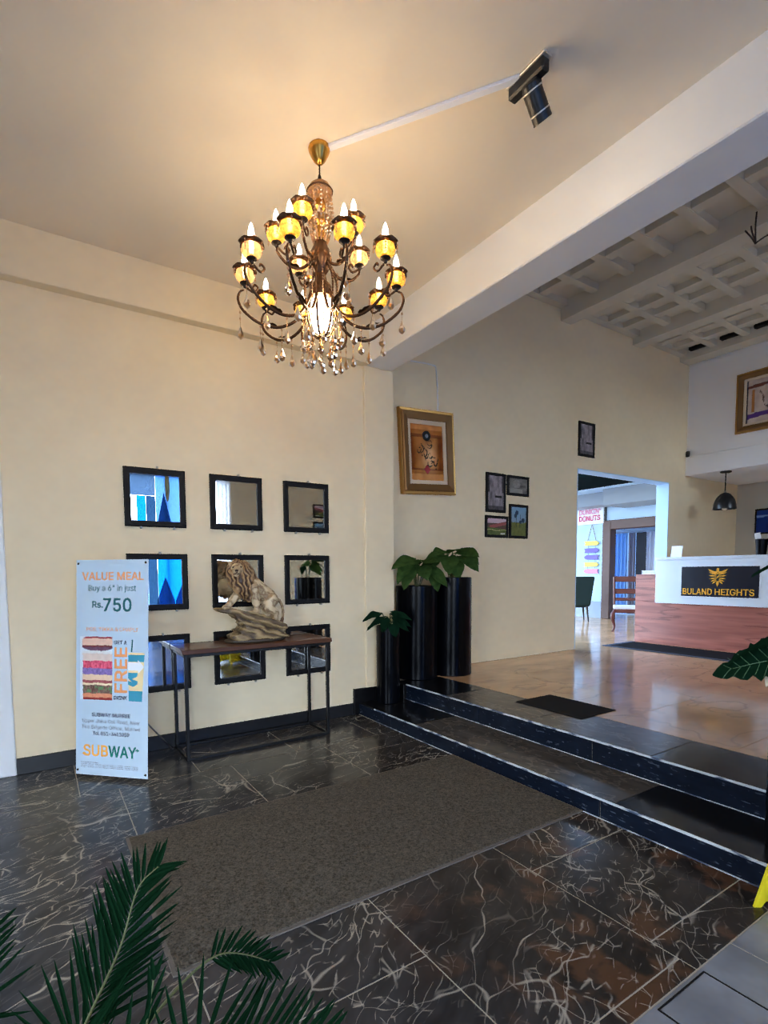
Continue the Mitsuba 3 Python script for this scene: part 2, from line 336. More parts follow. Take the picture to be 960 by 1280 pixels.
# ---- lobby floor: big marble slabs with recessed joints
fl = struct('floor', bx(XL, X1+0.02, YB, YW, -0.12, -0.002), 'grout')
def slab(holder, x0, x1, y0, y1, z, mat, th=0.02, g=0.003):
    return add(holder+'__tile', cbx(x0+g, x1-g, y0+g, y1-g, z-th, z, 0.002), mat)
XJ = (XL, -0.40, 0.434, 1.231, 2.04, X1)
for i, x in enumerate((XL, -0.6, 0.195, 0.995, 1.80, 2.60, X1)[:-1]): slab(fl, x, (XL, -0.6, 0.195, 0.995, 1.80, 2.60, X1)[i+1], 3.906, YW, 0, 'marble')
for i in range(5): slab(fl, XJ[i], XJ[i+1], 3.588, 3.906, 0, 'marble')
cols = [(2.3, 1.08), (2.39, 1.19), (2.71, 1.512), (2.17, 0.972), (2.27, 1.672, 1.08)]
for i, ys in enumerate(cols):
    yy = [3.588, *ys, 0.905]
    for a in range(len(yy)-1): slab(fl, XJ[i], XJ[i+1], yy[a+1], yy[a], 0, 'marble')
for i, x in enumerate((XL, -0.9, -0.1, 0.7, 1.5, 2.3)):
    x1 = (-0.9, -0.1, 0.7, 1.5, 2.3, X1)[i]
    slab(fl, x, x1, 0.30, 0.905, 0, 'threshold'); slab(fl, x, x1, -0.9, 0.30, 0, 'threshold'); slab(fl, x, x1, YB, -0.9, 0, 'threshold')
# a square access cover let into the grey threshold
cv = thing('access_cover', 'square grey access cover let into the grey threshold slab in the lower right corner', 'floor cover')
add(cv+'__plate', cbx(1.74, 2.04, 0.585, 0.88, -0.002, 0.003, 0.001), 'threshold')
for a in ((1.732, 1.737, 0.577, 0.888), (2.043, 2.048, 0.577, 0.888), (1.732, 2.048, 0.577, 0.582), (1.732, 2.048, 0.883, 0.888)): add(cv+'__rim', bx(*a, -0.002, 0.0025), 'black_mat')
# ---- the two steps
st = struct('steps', cat([bx(X1+0.012, X2+0.3, YB, YW, -0.12, S1-0.016), bx(X2+0.012, 3.95, YB, YW+0.3, -0.12, S2-0.016)]), 'grout')
def run(joints): return [(joints[i], joints[i+1]) for i in range(len(joints)-1)]
for y0, y1 in run([YB, -0.4, 0.75, 1.822, 2.872, 3.997, YW]): add(st+'__riser', cbx(X1, X1+0.014, y0+0.004, y1-0.004, 0.004, S1-0.013, 0.002), 'riser_tile')
for y0, y1 in run([YB, 0.0, 1.09, 2.217, 3.348, 4.43]): add(st+'__riser', cbx(X2, X2+0.014, y0+0.004, y1-0.004, S1+0.003, S2-0.013, 0.002), 'riser_tile')
for (y0, y1), m in zip(run([YB, 0.5, 1.732, 2.70, 3.64, 4.288, YW]), ('black_tile', 'black_tile', 'slate', 'slate', 'black_tile', 'black_tile')):
    add(st+'__tread', cbx(X1+0.004, X2-0.002, y0+0.002, y1-0.002, S1-0.02, S1, 0.003), m)
for (y0, y1), m in zip(run([YB, 0.6, 1.80, 2.80, 3.80, YR]), ('black_tile', 'black_tile', 'slate', 'slate', 'black_tile')):
    add(st+'__tread', cbx(X2+0.004, 3.885, y0+0.002, y1-0.002 if y1 < YR else 4.604, S2-0.02, S2, 0.003), m)
add(st+'__nosing', cbx(X1-0.004, X1+0.006, YB, 4.29, S1-0.014, S1+0.001, 0.003), 'worn_edge')
add(st+'__nosing', cbx(X2-0.004, X2+0.006, YB, 4.43, S2-0.014, S2+0.001, 0.003), 'worn_edge')
add(st+'__grout_line', cat([bx(X1-0.006, X1, YB, 4.29, -0.006, 0.004), bx(X2-0.005, X2, YB, 4.43, S1-0.004, S1+0.004)]), 'worn_edge')
add(st+'__end', cbx(3.30, 3.345, 4.43, YW, S1, S2-0.004, 0.003), 'black_tile')
# ---- hall floor: polished beige slabs
fh = struct('floor_001', bx(3.885, 14.2, YB, 11.0, 0.0, S2-0.006), 'beige_joint')
xs = [3.887, 4.70, 5.55, 6.40, 7.25, 8.10, 8.95, 9.80, 10.65, 11.50, 12.05]
ys = [YR, 4.10, 3.25, 2.40, 1.55, 0.70, -0.15, -1.0, YB]
for i in range(len(xs)-1):
    for j in range(len(ys)-1): slab(fh, xs[i], xs[i+1], ys[j+1], ys[j], S2, 'beige_marble', 0.012, 0.0007)
for x0, x1 in run([6.0, 6.9, 7.75, 8.6, 9.45, 10.3, 11.15, 12.0, 13.0, 14.2]):
    for y0, y1 in run([YR, 5.8, 6.65, 7.5, 8.35, 9.5, 11.0]): slab(fh, x0, x1, y0, y1, S2, 'beige_marble', 0.012, 0.0007)
struct('skirting_hall', cbx(3.3, DX0, YR-0.012, YR+0.004, S2, S2+0.004, 0.001), 'beige_joint')
# ---- the cafe room through the doorway
XC = 11.9; Y2 = YR+0.2
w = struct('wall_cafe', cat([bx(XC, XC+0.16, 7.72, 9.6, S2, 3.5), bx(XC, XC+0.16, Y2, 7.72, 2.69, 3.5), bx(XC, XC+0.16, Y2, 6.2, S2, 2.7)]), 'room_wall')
add(w+'__skirting', cbx(XC-0.012, XC+0.01, 7.74, 9.6, S2, S2+0.42, 0.003), 'room_grey')
struct('ceiling_003', cat([bx(10.68, 14.3, Y2, 10.5, 3.32, 3.5), bx(9.2, 10.68, Y2, 10.5, 3.44, 3.6)]), 'room_wall')  # roof over the unseen near part left off to brighten the cafe
add('ceiling_003__dark_panel', bx(9.2, 10.68, Y2, 9.5, 3.32, 3.44), 'dark_green')
add('ceiling_003__beam', cbx(11.35, 11.9, 7.0, 9.6, 3.02, 3.33, 0.01), 'room_grey')
add('ceiling_003__beam', cbx(11.0, 11.9, Y2, 7.2, 2.95, 3.33, 0.01), 'room_grey')
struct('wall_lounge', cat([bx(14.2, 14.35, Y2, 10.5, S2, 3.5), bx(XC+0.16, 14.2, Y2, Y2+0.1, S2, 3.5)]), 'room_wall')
# ---------------------------------------------------------------- things on and by the mirror wall
ROWN, COLN = ('top', 'middle', 'bottom'), ('left', 'centre', 'right')
def mirror(x0, x1, z0, z1, row, col):
    k = thing('wall_mirror', {
        (0, 0): 'square black-framed mirror at the upper left, reflecting blue panels and a yellow leaf',
        (0, 1): 'square black-framed mirror in the middle of the top row, reflecting a white curtain',
        (0, 2): 'square black-framed mirror at the upper right of nine, reflecting two framed pictures',
        (1, 0): 'square black-framed mirror half hidden behind the top of the banner, reflecting blue',
        (1, 1): 'square black-framed mirror directly behind the lion statue',
        (1, 2): 'square black-framed mirror right of the lion, reflecting a black planter',
        (2, 0): 'low square black-framed mirror behind the left table end, next to the banner',
        (2, 1): 'low square black-framed mirror under the middle of the console table top',
        (2, 2): 'low square black-framed mirror behind the right end of the console table'}[(row, col)], 'mirror', 'nine square mirrors on the wall')
    w, h = x1-x0, z1-z0
    f = frame_ring(w, h, 0.047, 0.022, 0.003); f.apply_translation(((x0+x1)/2, YW-0.004, (z0+z1)/2))
    add(k+'__frame', f, 'black_frame')
    V = np.array([[x0+0.04, YW-0.010, z0+0.04], [x1-0.04, YW-0.010, z0+0.04], [x1-0.04, YW-0.010, z1-0.04], [x0+0.04, YW-0.010, z1-0.04]])
    add(k+'__glass', (V, np.array([[0, 1, 2], [0, 2, 3]])), 'mirror')
    add(k+'__backing', bx(x0+0.01, x1-0.01, YW-0.006, YW-0.0005, z0+0.01, z1-0.01), 'black_frame')
    for fx, z, up in ((0.54, z1, 1), (0.25, z0, -1), (0.79, z0, -1)):
        X = x0+w*fx
        add(k+'__clip', cat([cbx(X-0.008, X+0.008, YW-0.03, YW, z-0.004 if up > 0 else z-0.018, z+0.018 if up > 0 else z+0.004, 0.003)]), 'clip_metal')
for r_, (z0, z1) in enumerate(((1.884, 2.361), (1.190, 1.662), (0.500, 0.977))):
    for c_, (x0, x1) in enumerate(((0.631, 1.112), (1.322, 1.799), (2.016, 2.493))): mirror(x0, x1, z0, z1, r_, c_)

# console table
k = thing('console_table', 'slim console table with brown wooden top and black metal frame under the mirrors', 'table')
TX0, TX1, TY0, TY1, TZ = 0.962, 2.252, 4.165, 4.575, 0.897
add(k+'__top', cbx(TX0-0.018, TX1+0.022, TY0-0.02, TY1+0.012, TZ-0.038, TZ, 0.005), 'table_wood')
for x in (TX0, TX1-0.026):
    for y in (TY0, TY1-0.026): add(k+'__leg', cbx(x, x+0.026, y, y+0.026, 0.0, TZ-0.038, 0.002), 'black_metal')
for z in (0.0, TZ-0.064):
    for y in (TY0, TY1-0.026): add(k+'__rail', cbx(TX0+0.024, TX1-0.024, y, y+0.026, z, z+0.026, 0.002), 'black_metal')
    for x in (TX0, TX1-0.026): add(k+'__side_rail', cbx(x, x+0.026, TY0+0.024, TY1-0.024, z, z+0.026, 0.002), 'black_metal')

# floor mat
k = thing('entrance_mat', 'large grey-brown looped carpet mat on the marble floor before the steps', 'mat')
add(k+'__carpet', cbx(0.385, 2.806, 1.945, 3.112, 0.0, 0.011, 0.003), 'rug')
add(k+'__border', cat([bx(0.370, 2.82, 1.930, 1.947, 0, 0.007), bx(0.370, 2.82, 3.110, 3.126, 0, 0.007), bx(0.370, 0.387, 1.947, 3.110, 0, 0.007), bx(2.804, 2.82, 1.947, 3.110, 0, 0.007)]), 'rug_edge')

# banner stand ------------------------------------------------------------
BA, BLEAN, BW, BH = -0.765, 0.065, 0.592, 1.576
bu = np.array([math.cos(BA), math.sin(BA), 0]); bn = np.array([math.sin(BA), -math.cos(BA), 0])
bv = np.array([0, 0, math.cos(BLEAN)])-bn*math.sin(BLEAN); bo = np.array([0.194, 4.305, 0.029]); bn2 = np.cross(bu, bv)
k = BAN = thing('banner_stand', 'white roll-style advertising banner for a value meal standing left of the console table', 'banner')
def on_banner(m, u, v, d=0.004): return place(m, bu, bv, bn2, bo+bu*u+bv*v+bn2*d)
add(k+'__sheet', on_banner(cbx(0, BW, 0, BH, -0.002, 0.002, 0.001), 0, 0, 0.0), 'banner_white')
def ban_text(s, uc, v, h, mat, bold=False, width=None, name='lettering', depth=0.0012):
    tag(add(k+'__'+name, on_banner(text(s, h, depth, bold, width), uc*BW, v*BH, 0.0022), mat), kind='stuff')
def glyphs(m): return m.split(only_watertight=False)
def vv(y): return 1-(y-76)/1125.0
def uu(x): return (x-62)/372.0
for g_ in glyphs(text('VALUE MEAL', 0.055, 0.0012, True, 0.505)): add(k+'__letter', on_banner(g_, 0.512*BW, vv(181)*BH, 0.0022), 'ink_orange')
ban_text('Buy a 6" in just', 0.505, vv(238), 0.042, 'ink_teal', False, 0.39)
for g_ in glyphs(text('Rs.', 0.046, 0.0012, True, 0.09)): add(k+'__letter', on_banner(g_, uu(175)*BW, vv(325)*BH, 0.0022), 'ink_teal')
for g_ in glyphs(text('750', 0.092, 0.0012, True, 0.232)): add(k+'__digit', on_banner(g_, uu(277)*BW, vv(343)*BH, 0.0022), 'ink_teal')
ban_text('PCB, TIKKA & CHAPLI', uu(250), vv(447), 0.026, 'ink_orange', False, 0.42)
ban_text('GET A', uu(294), vv(514), 0.026, 'ink_navy', True, 0.105)
ban_text('DRINK', uu(294), vv(800), 0.026, 'ink_navy', True, 0.108)
m = text('FREE', 0.098, 0.0012, True, 0.33, False); m.apply_transform(trimesh.transformations.rotation_matrix(math.pi/2, (0, 0, 1)))
for g_ in glyphs(m): add(k+'__letter', on_banner(g_, uu(327)*BW, vv(765)*BH, 0.0022), 'ink_orange')
for g_ in glyphs(text('SUBWAY MURREE', 0.026, 0.0012, True, 0.315)): add(k+'__letter', on_banner(g_, uu(246)*BW, vv(893)*BH, 0.0022), 'ink_navy')
ban_text('Upper Jhika Gali Road, Near', uu(246), vv(926), 0.026, 'ink_grey', False, 0.475)
ban_text('Fire Brigade Office, Murree', uu(246), vv(958), 0.026, 'ink_grey', False, 0.475)
ban_text('Tel. 051-3412050', uu(246), vv(990), 0.026, 'ink_navy', True, 0.30)
for s_, u_, w_, m_ in (('SUB', 167, 0.205, 'ink_amber'), ('WAY', 305, 0.225, 'ink_green')):
    for g_ in glyphs(text(s_, 0.078, 0.0012, True, w_)): add(k+'__logo_letter', on_banner(g_, uu(u_)*BW, vv(1099)*BH, 0.0022), m_)
arrow = Polygon([(0, 0.010), (0.016, 0.010), (0.016, 0.022), (0.034, 0.0), (0.016, -0.022), (0.016, -0.010), (0, -0.010)])
add(k+'__logo', on_banner(extr(affinity.scale(arrow, 0.9, 0.6), 0.0012), uu(371)*BW, vv(1058)*BH, 0.0022), 'ink_green')
add(k+'__logo', on_banner(extr(affinity.scale(affinity.rotate(arrow, 180), 0.9, 0.55), 0.0012), uu(104)*BW-0.012, vv(1090)*BH, 0.0022), 'ink_amber')
add(k+'__small_print', on_banner(cat([bx(0.045, 0.19, -0.002, 0.002, 0, 0.001)]+[bx(0.045+0.06*i, 0.095+0.06*i, -0.014-0.011*j, -0.011-0.011*j, 0, 0.001) for i in range(8) for j in range(3)]), 0, vv(1135)*BH, 0.0022), 'ink_grey')
# sandwich picture: layered bread, fillings
def sand(u, v):
    y = 1-v; wob = 0.03*(nz(u, y, 9, 3)-0.5); yy = y+wob; C = np.zeros((len(u), 3)); C[:] = (222, 230, 238)
    def band(a, b, c, jit=12, s=18):
        mk = (yy >= a) & (yy < b); C[mk] = np.array(c)+((nz(u, y, s, int(a*50))-0.5)*2*jit*2)[mk][:, None]
    band(0.0, 0.03, (150, 60, 70)); band(0.03, 0.14, (236, 196, 176), 6); band(0.14, 0.165, (120, 56, 60)); band(0.165, 0.225, (112, 78, 98), 20)
    band(0.225, 0.27, (226, 226, 226), 8); band(0.27, 0.385, (226, 206, 196), 5); band(0.385, 0.50, (222, 92, 120), 36, 30); band(0.50, 0.60, (138, 116, 176), 26, 30)
    band(0.60, 0.69, (240, 208, 178), 5); band(0.69, 0.735, (170, 92, 92), 12); band(0.735, 0.77, (244, 222, 186), 8); band(0.77, 0.90, (128, 96, 86), 44, 26)
    band(0.90, 0.965, (226, 150, 116), 8); band(0.965, 1.01, (146, 52, 52), 6)
    g = (yy > 0.79) & (yy < 0.89) & (nz(u, y, 22, 9) > 0.55); C[g] = (104, 140, 96)
    out = ((u < 0.24) & (y < 0.14) & (((u-0.24)/0.22)**2+((y-0.14)/0.14)**2 > 1)) | (u < 0.06+0.05*nz(u, y, 14, 5)*(y > 0.3)) | ((y > 0.17) & (y < 0.23) & (((u-0.55)/0.52)**2+((y-0.14)/0.09)**2 > 1))
    C[out] = (222, 230, 238); return C
m, C = print_panel(0.268, 0.462, 70, 110, sand); add(k+'__picture', on_banner(m, uu(84)*BW, vv(806)*BH, 0.0026), 'print', color=C)
cup = Polygon([(0.006, 0), (0.112, 0), (0.132, 0.35), (0, 0.35)])
def cup_part(p, mat, d): add(k+'__picture', on_banner(extr(p, d), uu(334)*BW, vv(806)*BH, 0.0022), mat)
cup_part(cup, 'ink_sand', 0.0008)
cup_part(cup.intersection(sbox(-1, 0, 1, 0.075)), 'ink_cyan', 0.0012); cup_part(cup.intersection(sbox(-1, 0.285, 1, 0.335)), 'ink_cyan', 0.0012)
cup_part(Polygon([(0, 0.205), (0.075, 0.205), (0.075, 0.18), (0.03, 0.16), (0.078, 0.145), (0.07, 0.12), (0.04, 0.105), (0.0, 0.12), (0, 0.145), (0.03, 0.14), (0, 0.165)]), 'ink_cyan', 0.0014)
cup_part(Polygon([(0, 0.28), (0.08, 0.28), (0.08, 0.30), (0.128, 0.25), (0.08, 0.20), (0.08, 0.222), (0, 0.222)]), 'ink_white', 0.0015)
cup_part(Polygon([(0.022, 0.355), (0.032, 0.355), (0.04, 0.445), (0.03, 0.445)]), 'ink_teal', 0.0012)
for u_, v_ in ((0.03, 0.983), (0.965, 0.985), (0.03, 0.02), (0.97, 0.018)):
    m = trimesh.creation.cylinder(0.009, 0.004, sections=14); add(k+'__grommet', on_banner(m, u_*BW, v_*BH, 0.002), 'grommet')
hub = bo+bu*BW/2+bv*0.62-bn2*0.03
for c_ in ((0.02, BH-0.03), (BW-0.02, BH-0.03), (0.02, 0.03), (BW-0.02, 0.03)):
    add(k+'__pole', tube([hub, bo+bu*c_[0]+bv*c_[1]-bn2*0.006], 0.005, 6), 'alu')
add(k+'__back_leg', tube([hub, np.array([0.93, 4.54, 0.004])], 0.006, 6), 'alu')
add(k+'__hub', place(cbx(-0.03, 0.03, -0.03, 0.03, -0.015, 0.015, 0.008), bu, bv, bn2, hub), 'grommet')

# ---------------------------------------------------------------- pictures on the hall wall
def framed(key, label, cat_, xc, zc, w, h, ring, printer, nx, ny, y=YR, rot=0.0, group=None, flip=False, depth_off=0.0):
    """ring: list of (width, depth, material); hung on the plane Y=y facing -Y (or +Y when flip)"""
    s = -1 if flip else 1
    u = np.array([s*math.cos(rot), 0, math.sin(rot)]); v = np.array([-s*math.sin(rot), 0, math.cos(rot)]); n = np.cross(u, v)
    o = np.array([xc, y-s*depth_off, zc])
    k = thing(key, label, cat_, group); a = 0.0
    for i, (bw, d, mat) in enumerate(ring):
        f = frame_ring(w-2*a, h-2*a, bw, d, d*0.35 if i else 0.004)
        V = f.vertices.copy(); f.vertices = np.stack([V[:, 0], V[:, 2], -V[:, 1]], -1)
        add(k+('__frame' if i == 0 else '__slip' if mat == 'linen' else '__inner_frame'), place(f, u, v, n, o), mat); a += bw-0.001
    m, C = print_panel(w-2*a+0.004, h-2*a+0.004, nx, ny, printer); m.apply_translation((-(w-2*a+0.004)/2, -(h-2*a+0.004)/2, 0.010))
    add(k+'__print', place(m, u, v, n, o), 'print', color=C)
    add(k+'__backing', place(bx(-w/2+0.01, w/2-0.01, -h/2+0.01, h/2-0.01, 0.0, 0.006), u, v, n, o), 'black_frame')
    return k, u, v, n, o, (w-2*a, h-2*a)
def art1(u, v):
    g = nz(u, v, 4, 1); C = np.stack([170+56*(g-0.5)*2, 104+56*(g-0.5)*2, 44+44*(g-0.5)*2], -1)
    for a, b, c in ((0.77, 0.83, (112, 54, 20)), (0.185, 0.215, (112, 56, 22)), (0.14, 0.155, (140, 84, 40))):
        e = 0.012*(nz(u, v, 7, 8)-0.5); mk = (v+e > a) & (v+e < b); C[mk] = C[mk]*0.25+np.array(c)*0.75
    side = np.exp(-((u-0.04)/0.10)**2)+np.exp(-((u-0.90)/0.09)**2); C -= (side*np.where((v > 0.2) & (v < 0.78), 1, 0.2)*46)[:, None]
    light = np.exp(-((u-0.56)/0.22)**2-((v-0.42)/0.26)**2); C += light[:, None]*np.array([64, 84, 100])
    C += (((v > 0.9) | (v < 0.12))*24)[:, None]
    return C
K, u, v, n, o, (pw, ph) = framed('calligraphy_painting', 'gold-framed calligraphy painting with black script and a red diamond above the planters', 'painting', 4.022, 2.908, 0.828, 0.985,
        [(0.035, 0.045, 'gold_frame'), (0.085, 0.062, 'brown_frame'), (0.05, 0.030, 'linen')], art1, 60, 90, rot=0.052, depth_off=0.004)
def on_art(m, fx, fz, d=0.0105): return place(m, u, v, n, o+u*(fx-0.5)*pw+v*(fz-0.5)*ph+n*d)
add(K+'__disc', on_art(extr(Point(0, 0).buffer(0.060).difference(Point(0.003, 0).buffer(0.024)), 0.0012), 0.50, 0.80), 'black_frame')
add(K+'__disc', on_art(extr(Point(0, 0).buffer(0.026), 0.0010), 0.505, 0.80), 'ink_grey')
pri('red_paint', L3(150, 14, 24), 0.45)
add(K+'__diamond', on_art(extr(Polygon([(0, 0.058), (0.052, 0), (0, -0.058), (-0.052, 0)]), 0.0014), 0.49, 0.20), 'red_paint')
def stroke(P, w):
    P = bez(P, 6); n_ = len(P); ww = w*(0.35+0.65*np.sin(np.linspace(0.25, math.pi*0.9, n_))); shp = [Point(*p).buffer(a/2, 6) for p, a in zip(P, ww)]
    return union_all([union_all([shp[i], shp[i+1]]).convex_hull for i in range(n_-1)])
ink = []
for P, w_ in (([(0.21, 0.55), (0.22, 0.50), (0.28, 0.50), (0.33, 0.57)], 9), ([(0.36, 0.62), (0.40, 0.56), (0.37, 0.52), (0.31, 0.49)], 8), ([(0.40, 0.50), (0.42, 0.43), (0.48, 0.40), (0.54, 0.46)], 9),
              ([(0.52, 0.66), (0.58, 0.63), (0.66, 0.65), (0.60, 0.58), (0.52, 0.60)], 8), ([(0.45, 0.56), (0.50, 0.52), (0.48, 0.46), (0.44, 0.42), (0.45, 0.36)], 9), ([(0.52, 0.34), (0.52, 0.28), (0.58, 0.25), (0.65, 0.28)], 10),
              ([(0.56, 0.42), (0.62, 0.40), (0.66, 0.44), (0.70, 0.40)], 8), ([(0.70, 0.37), (0.71, 0.29), (0.76, 0.27), (0.80, 0.31), (0.84, 0.40)], 10), ([(0.60, 0.35), (0.64, 0.36), (0.66, 0.33), (0.62, 0.31)], 8), ([(0.56, 0.71), (0.62, 0.72), (0.66, 0.69)], 6),
              ([(0.33, 0.66), (0.36, 0.62), (0.42, 0.60)], 7)):
    ink.append(stroke([((x-0.5)*pw, (z-0.5)*ph) for x, z in P], w_*0.0015))
for x, z in ((0.28, 0.585), (0.42, 0.58), (0.47, 0.545), (0.35, 0.45), (0.53, 0.47), (0.50, 0.41), (0.64, 0.43), (0.69, 0.345), (0.58, 0.49), (0.73, 0.42), (0.76, 0.21)): ink.append(affinity.rotate(sbox((x-0.5)*pw-0.008, (z-0.5)*ph-0.008, (x-0.5)*pw+0.008, (z-0.5)*ph+0.008), 45))
add(K+'__script', on_art(extr(union_all(ink), 0.0012), 0.5, 0.5), 'black_frame')
def bw_falls(u, v):
    g = nz(u, v, 5, 4); f = nz(u*3, v, 7, 6); c = 70+120*g+70*(f-0.5)-60*(np.abs(u-0.5) > 0.36)*(v > 0.5); c = np.where((v > 0.36) & (v < 0.43) & (u > 0.45) & (u < 0.86), 38, c); c = np.where(v < 0.12, c*0.6, c)
    return np.stack([c*1.02, c*0.96, c*1.0], -1)
def bw_portrait(u, v):
    c = 66+90*nz(u, v, 6, 14); r = ((u-0.42)/0.2)**2+((v-0.62)/0.27)**2; c = np.where(r < 1, 168-60*nz(u, v, 12, 2), c); c = np.where((v < 0.32) & (np.abs(u-0.4) < 0.34), 132+30*nz(u, v, 5, 5), c)
    return np.stack([c, c*0.97, c*0.92], -1)
def meadow(u, v):
    C = np.stack([140-24*v, 152+0*v, 164+14*v], -1); g = nz(u, v, 12, 21); p = v < 0.40+0.14*g; C[p] = np.stack([70+62*g, 84+46*g, 44+26*g], -1)[p]
    for cx, cy, r_ in ((0.40, 0.80, 0.10), (0.30, 0.70, 0.10), (0.80, 0.55, 0.11), (0.62, 0.48, 0.08)):
        mk = ((u-cx)**2+((v-cy)*1.3)**2 < r_**2*(0.5+nz(u, v, 14, 3))); C[mk] = (44, 62, 84)
    stem = (v > 0.3) & (v < 0.75) & ((np.abs(u-0.34) < 0.015) | (np.abs(u-0.58-0.1*(v-0.3)) < 0.013)); C[stem] = (60, 76, 60); return C
def roofs(u, v):
    C = np.stack([206+0*v, 178+0*v, 186+0*v], -1); ridge_ = 0.52+0.34*(u-0.2); mk = v < 0.70; C[mk] = (96, 74, 66); mk = (v < ridge_+0.06) & (v > ridge_-0.14) & (u > 0.12); C[mk] = (150, 84, 82)
    g = nz(u, v, 9, 31); mk = v < 0.42-0.12*(u-0.5); C[mk] = np.stack([70+50*g, 82+44*g, 44+24*g], -1)[mk]; mk = (v < 0.36) & (np.abs(v-0.30-0.03*np.sin(u*9)) < 0.02); C[mk] = (178, 170, 120)
    mk = (u > 0.7) & (u < 0.92) & (v > 0.06) & (v < 0.14); C[mk] = (210, 208, 206); return C
G5 = 'small black-framed pictures on the hall wall'
for lab, x0, x1, z0, z1, fn in (('tall black-framed grey photo of a stream, upper left of the cluster of four', 5.008, 5.371, 2.266, 2.777, bw_falls),
        ('nearly square black-framed grey photo, upper right of the cluster of four', 5.400, 5.827, 2.509, 2.776, bw_portrait),
        ('upright black-framed photo of green plants under blue sky, lower right of the cluster', 5.447, 5.813, 1.936, 2.393, meadow),
        ('wide black-framed photo of a red hillside roof, lower left of the cluster', 4.999, 5.422, 1.936, 2.221, roofs),
        ('lone tall black-framed grey photo high above the doorway', 6.907, 7.295, 3.195, 3.702, bw_falls)):
    framed('small_picture', lab, 'picture', (x0+x1)/2, (z0+z1)/2, x1-x0, z1-z0, [(0.034, 0.022, 'black_frame')], fn, 34, 46, group=G5)
for z0, z1, lab, fn in ((2.90, 3.25, 'upper black-framed picture on the rear wall, seen only in the upper right mirror', roofs), (2.42, 2.80, 'lower black-framed picture on the rear wall, seen only in the upper right mirror', meadow)):
    framed('rear_picture', lab, 'picture', 6.43, (z0+z1)/2, 0.52, z1-z0, [(0.034, 0.022, 'black_frame')], fn, 24, 20, y=YB, flip=True, group='two pictures on the rear wall')
# cable on the wall above the painting
k = thing('wall_cable', 'thin white cable conduit running down the wall to the gold painting', 'cable')
add(k+'__conduit', tube(bez([(3.78, YR-0.008, 3.93), (4.10, YR-0.008, 3.945), (4.165, YR-0.008, 3.90), (4.19, YR-0.008, 3.60), (4.195, YR-0.008, 3.40)], 8), 0.008, 6), 'pvc')

# ---------------------------------------------------------------- ceiling conduit and track spotlight
k = thing('ceiling_conduit', 'white plastic cable trunking across the ceiling from chandelier to spotlight', 'cable trunking')
p0, p1 = np.array([1.535, 2.79]), np.array([2.150, 1.905]); d_ = (p1-p0)/np.linalg.norm(p1-p0); nn_ = np.array([-d_[1], d_[0]])
add(k+'__trunking', place(cbx(0, np.linalg.norm(p1-p0), -0.02, 0.02, -0.018, 0.0, 0.003), np.array([*d_, 0]), np.array([*nn_, 0]), np.array([0, 0, 1.0]), np.array([*p0, ZC])), 'pvc')
k = thing('spotlight', 'black cylinder track spotlight on the ceiling at the end of the white conduit', 'spotlight')
add(k+'__ceiling_plate', cbx(2.135, 2.195, 1.745, 1.985, ZC-0.014, ZC, 0.005), 'lamp_ring')
add(k+'__adapter', cbx(2.137, 2.193, 1.755, 1.975, ZC-0.075, ZC-0.014, 0.010), 'lamp_black')
add(k+'__joint', cbx(2.140, 2.195, 1.800, 1.885, ZC-0.105, ZC-0.07, 0.01), 'lamp_black')
a0, a1 = np.array([2.160, 1.845, 3.872]), np.array([2.266, 1.855, 3.760]); ax = (a1-a0)/np.linalg.norm(a1-a0)
def along(prof, n=22):
    u_ = np.cross(ax, [0, 1, 0]); u_ /= np.linalg.norm(u_); return place(lathe(prof, n), u_, np.cross(ax, u_), ax, a0)
Ls = np.linalg.norm(a1-a0)
add(k+'__head', along([(0.0, -0.012), (0.043, -0.010), (0.047, 0.0), (0.047, Ls*0.99), (0.047, Ls), (0.040, Ls), (0.039, Ls-0.03), (0.0, Ls-0.035)]), 'lamp_black', 40)
add(k+'__ring', along([(0.0475, 0.016), (0.0490, 0.017), (0.0490, 0.022), (0.0475, 0.023)]), 'lamp_ring')
add(k+'__ring', along([(0.0475, Ls*0.72), (0.0490, Ls*0.72+0.001), (0.0490, Ls*0.72+0.006), (0.0475, Ls*0.72+0.007)]), 'lamp_ring')
led = place(lathe([(0.0, 0.0), (0.036, 0.0)], 20), *(lambda u_: (u_, np.cross(ax, u_), ax))(np.cross(ax, [0, 1, 0])/np.linalg.norm(np.cross(ax, [0, 1, 0]))), a1-ax*0.010)
if (led.face_normals.mean(0)@ax) < 0: led.invert()
add(k+'__led', led, 'candle', emitter={'type': 'area', 'radiance': rgb(np.array([1.0, 0.86, 0.66])*SPOT)})
# ---------------------------------------------------------------- chandelier
CH = thing('chandelier', 'brass and bronze two-tier chandelier with amber glass cups, lit candle bulbs and crystal drops', 'chandelier')
CX, CY = 1.50, 2.816
c0 = np.array([CX, CY, 0]); er = np.array([math.cos(YAW), -math.sin(YAW), 0]); ef = np.array([math.sin(YAW), math.cos(YAW), 0])
def cy(prof, n=24, z=0, at=None): return lathe(prof, n, (CX, CY, z) if at is None else at)
add(CH+'__canopy', cy([(0.0, ZC), (0.060, ZC), (0.064, ZC-0.012), (0.058, ZC-0.03), (0.038, ZC-0.07), (0.022, ZC-0.088), (0.010, ZC-0.096), (0, ZC-0.097)]), 'brass', 40)
add(CH+'__rod', cat([tube([(CX, CY, ZC-0.09), (CX, CY, 3.76)], 0.005, 8), cy([(0.0, 3.80), (0.009, 3.797), (0.011, 3.775), (0.008, 3.755), (0, 3.755)], 10)]), 'dark_bronze', 40)
add(CH+'__crown_bowl', cy([(0.008, 3.764), (0.030, 3.760), (0.058, 3.742), (0.074, 3.712), (0.070, 3.690), (0.050, 3.672), (0.030, 3.660)]), 'smoke_glass', True)
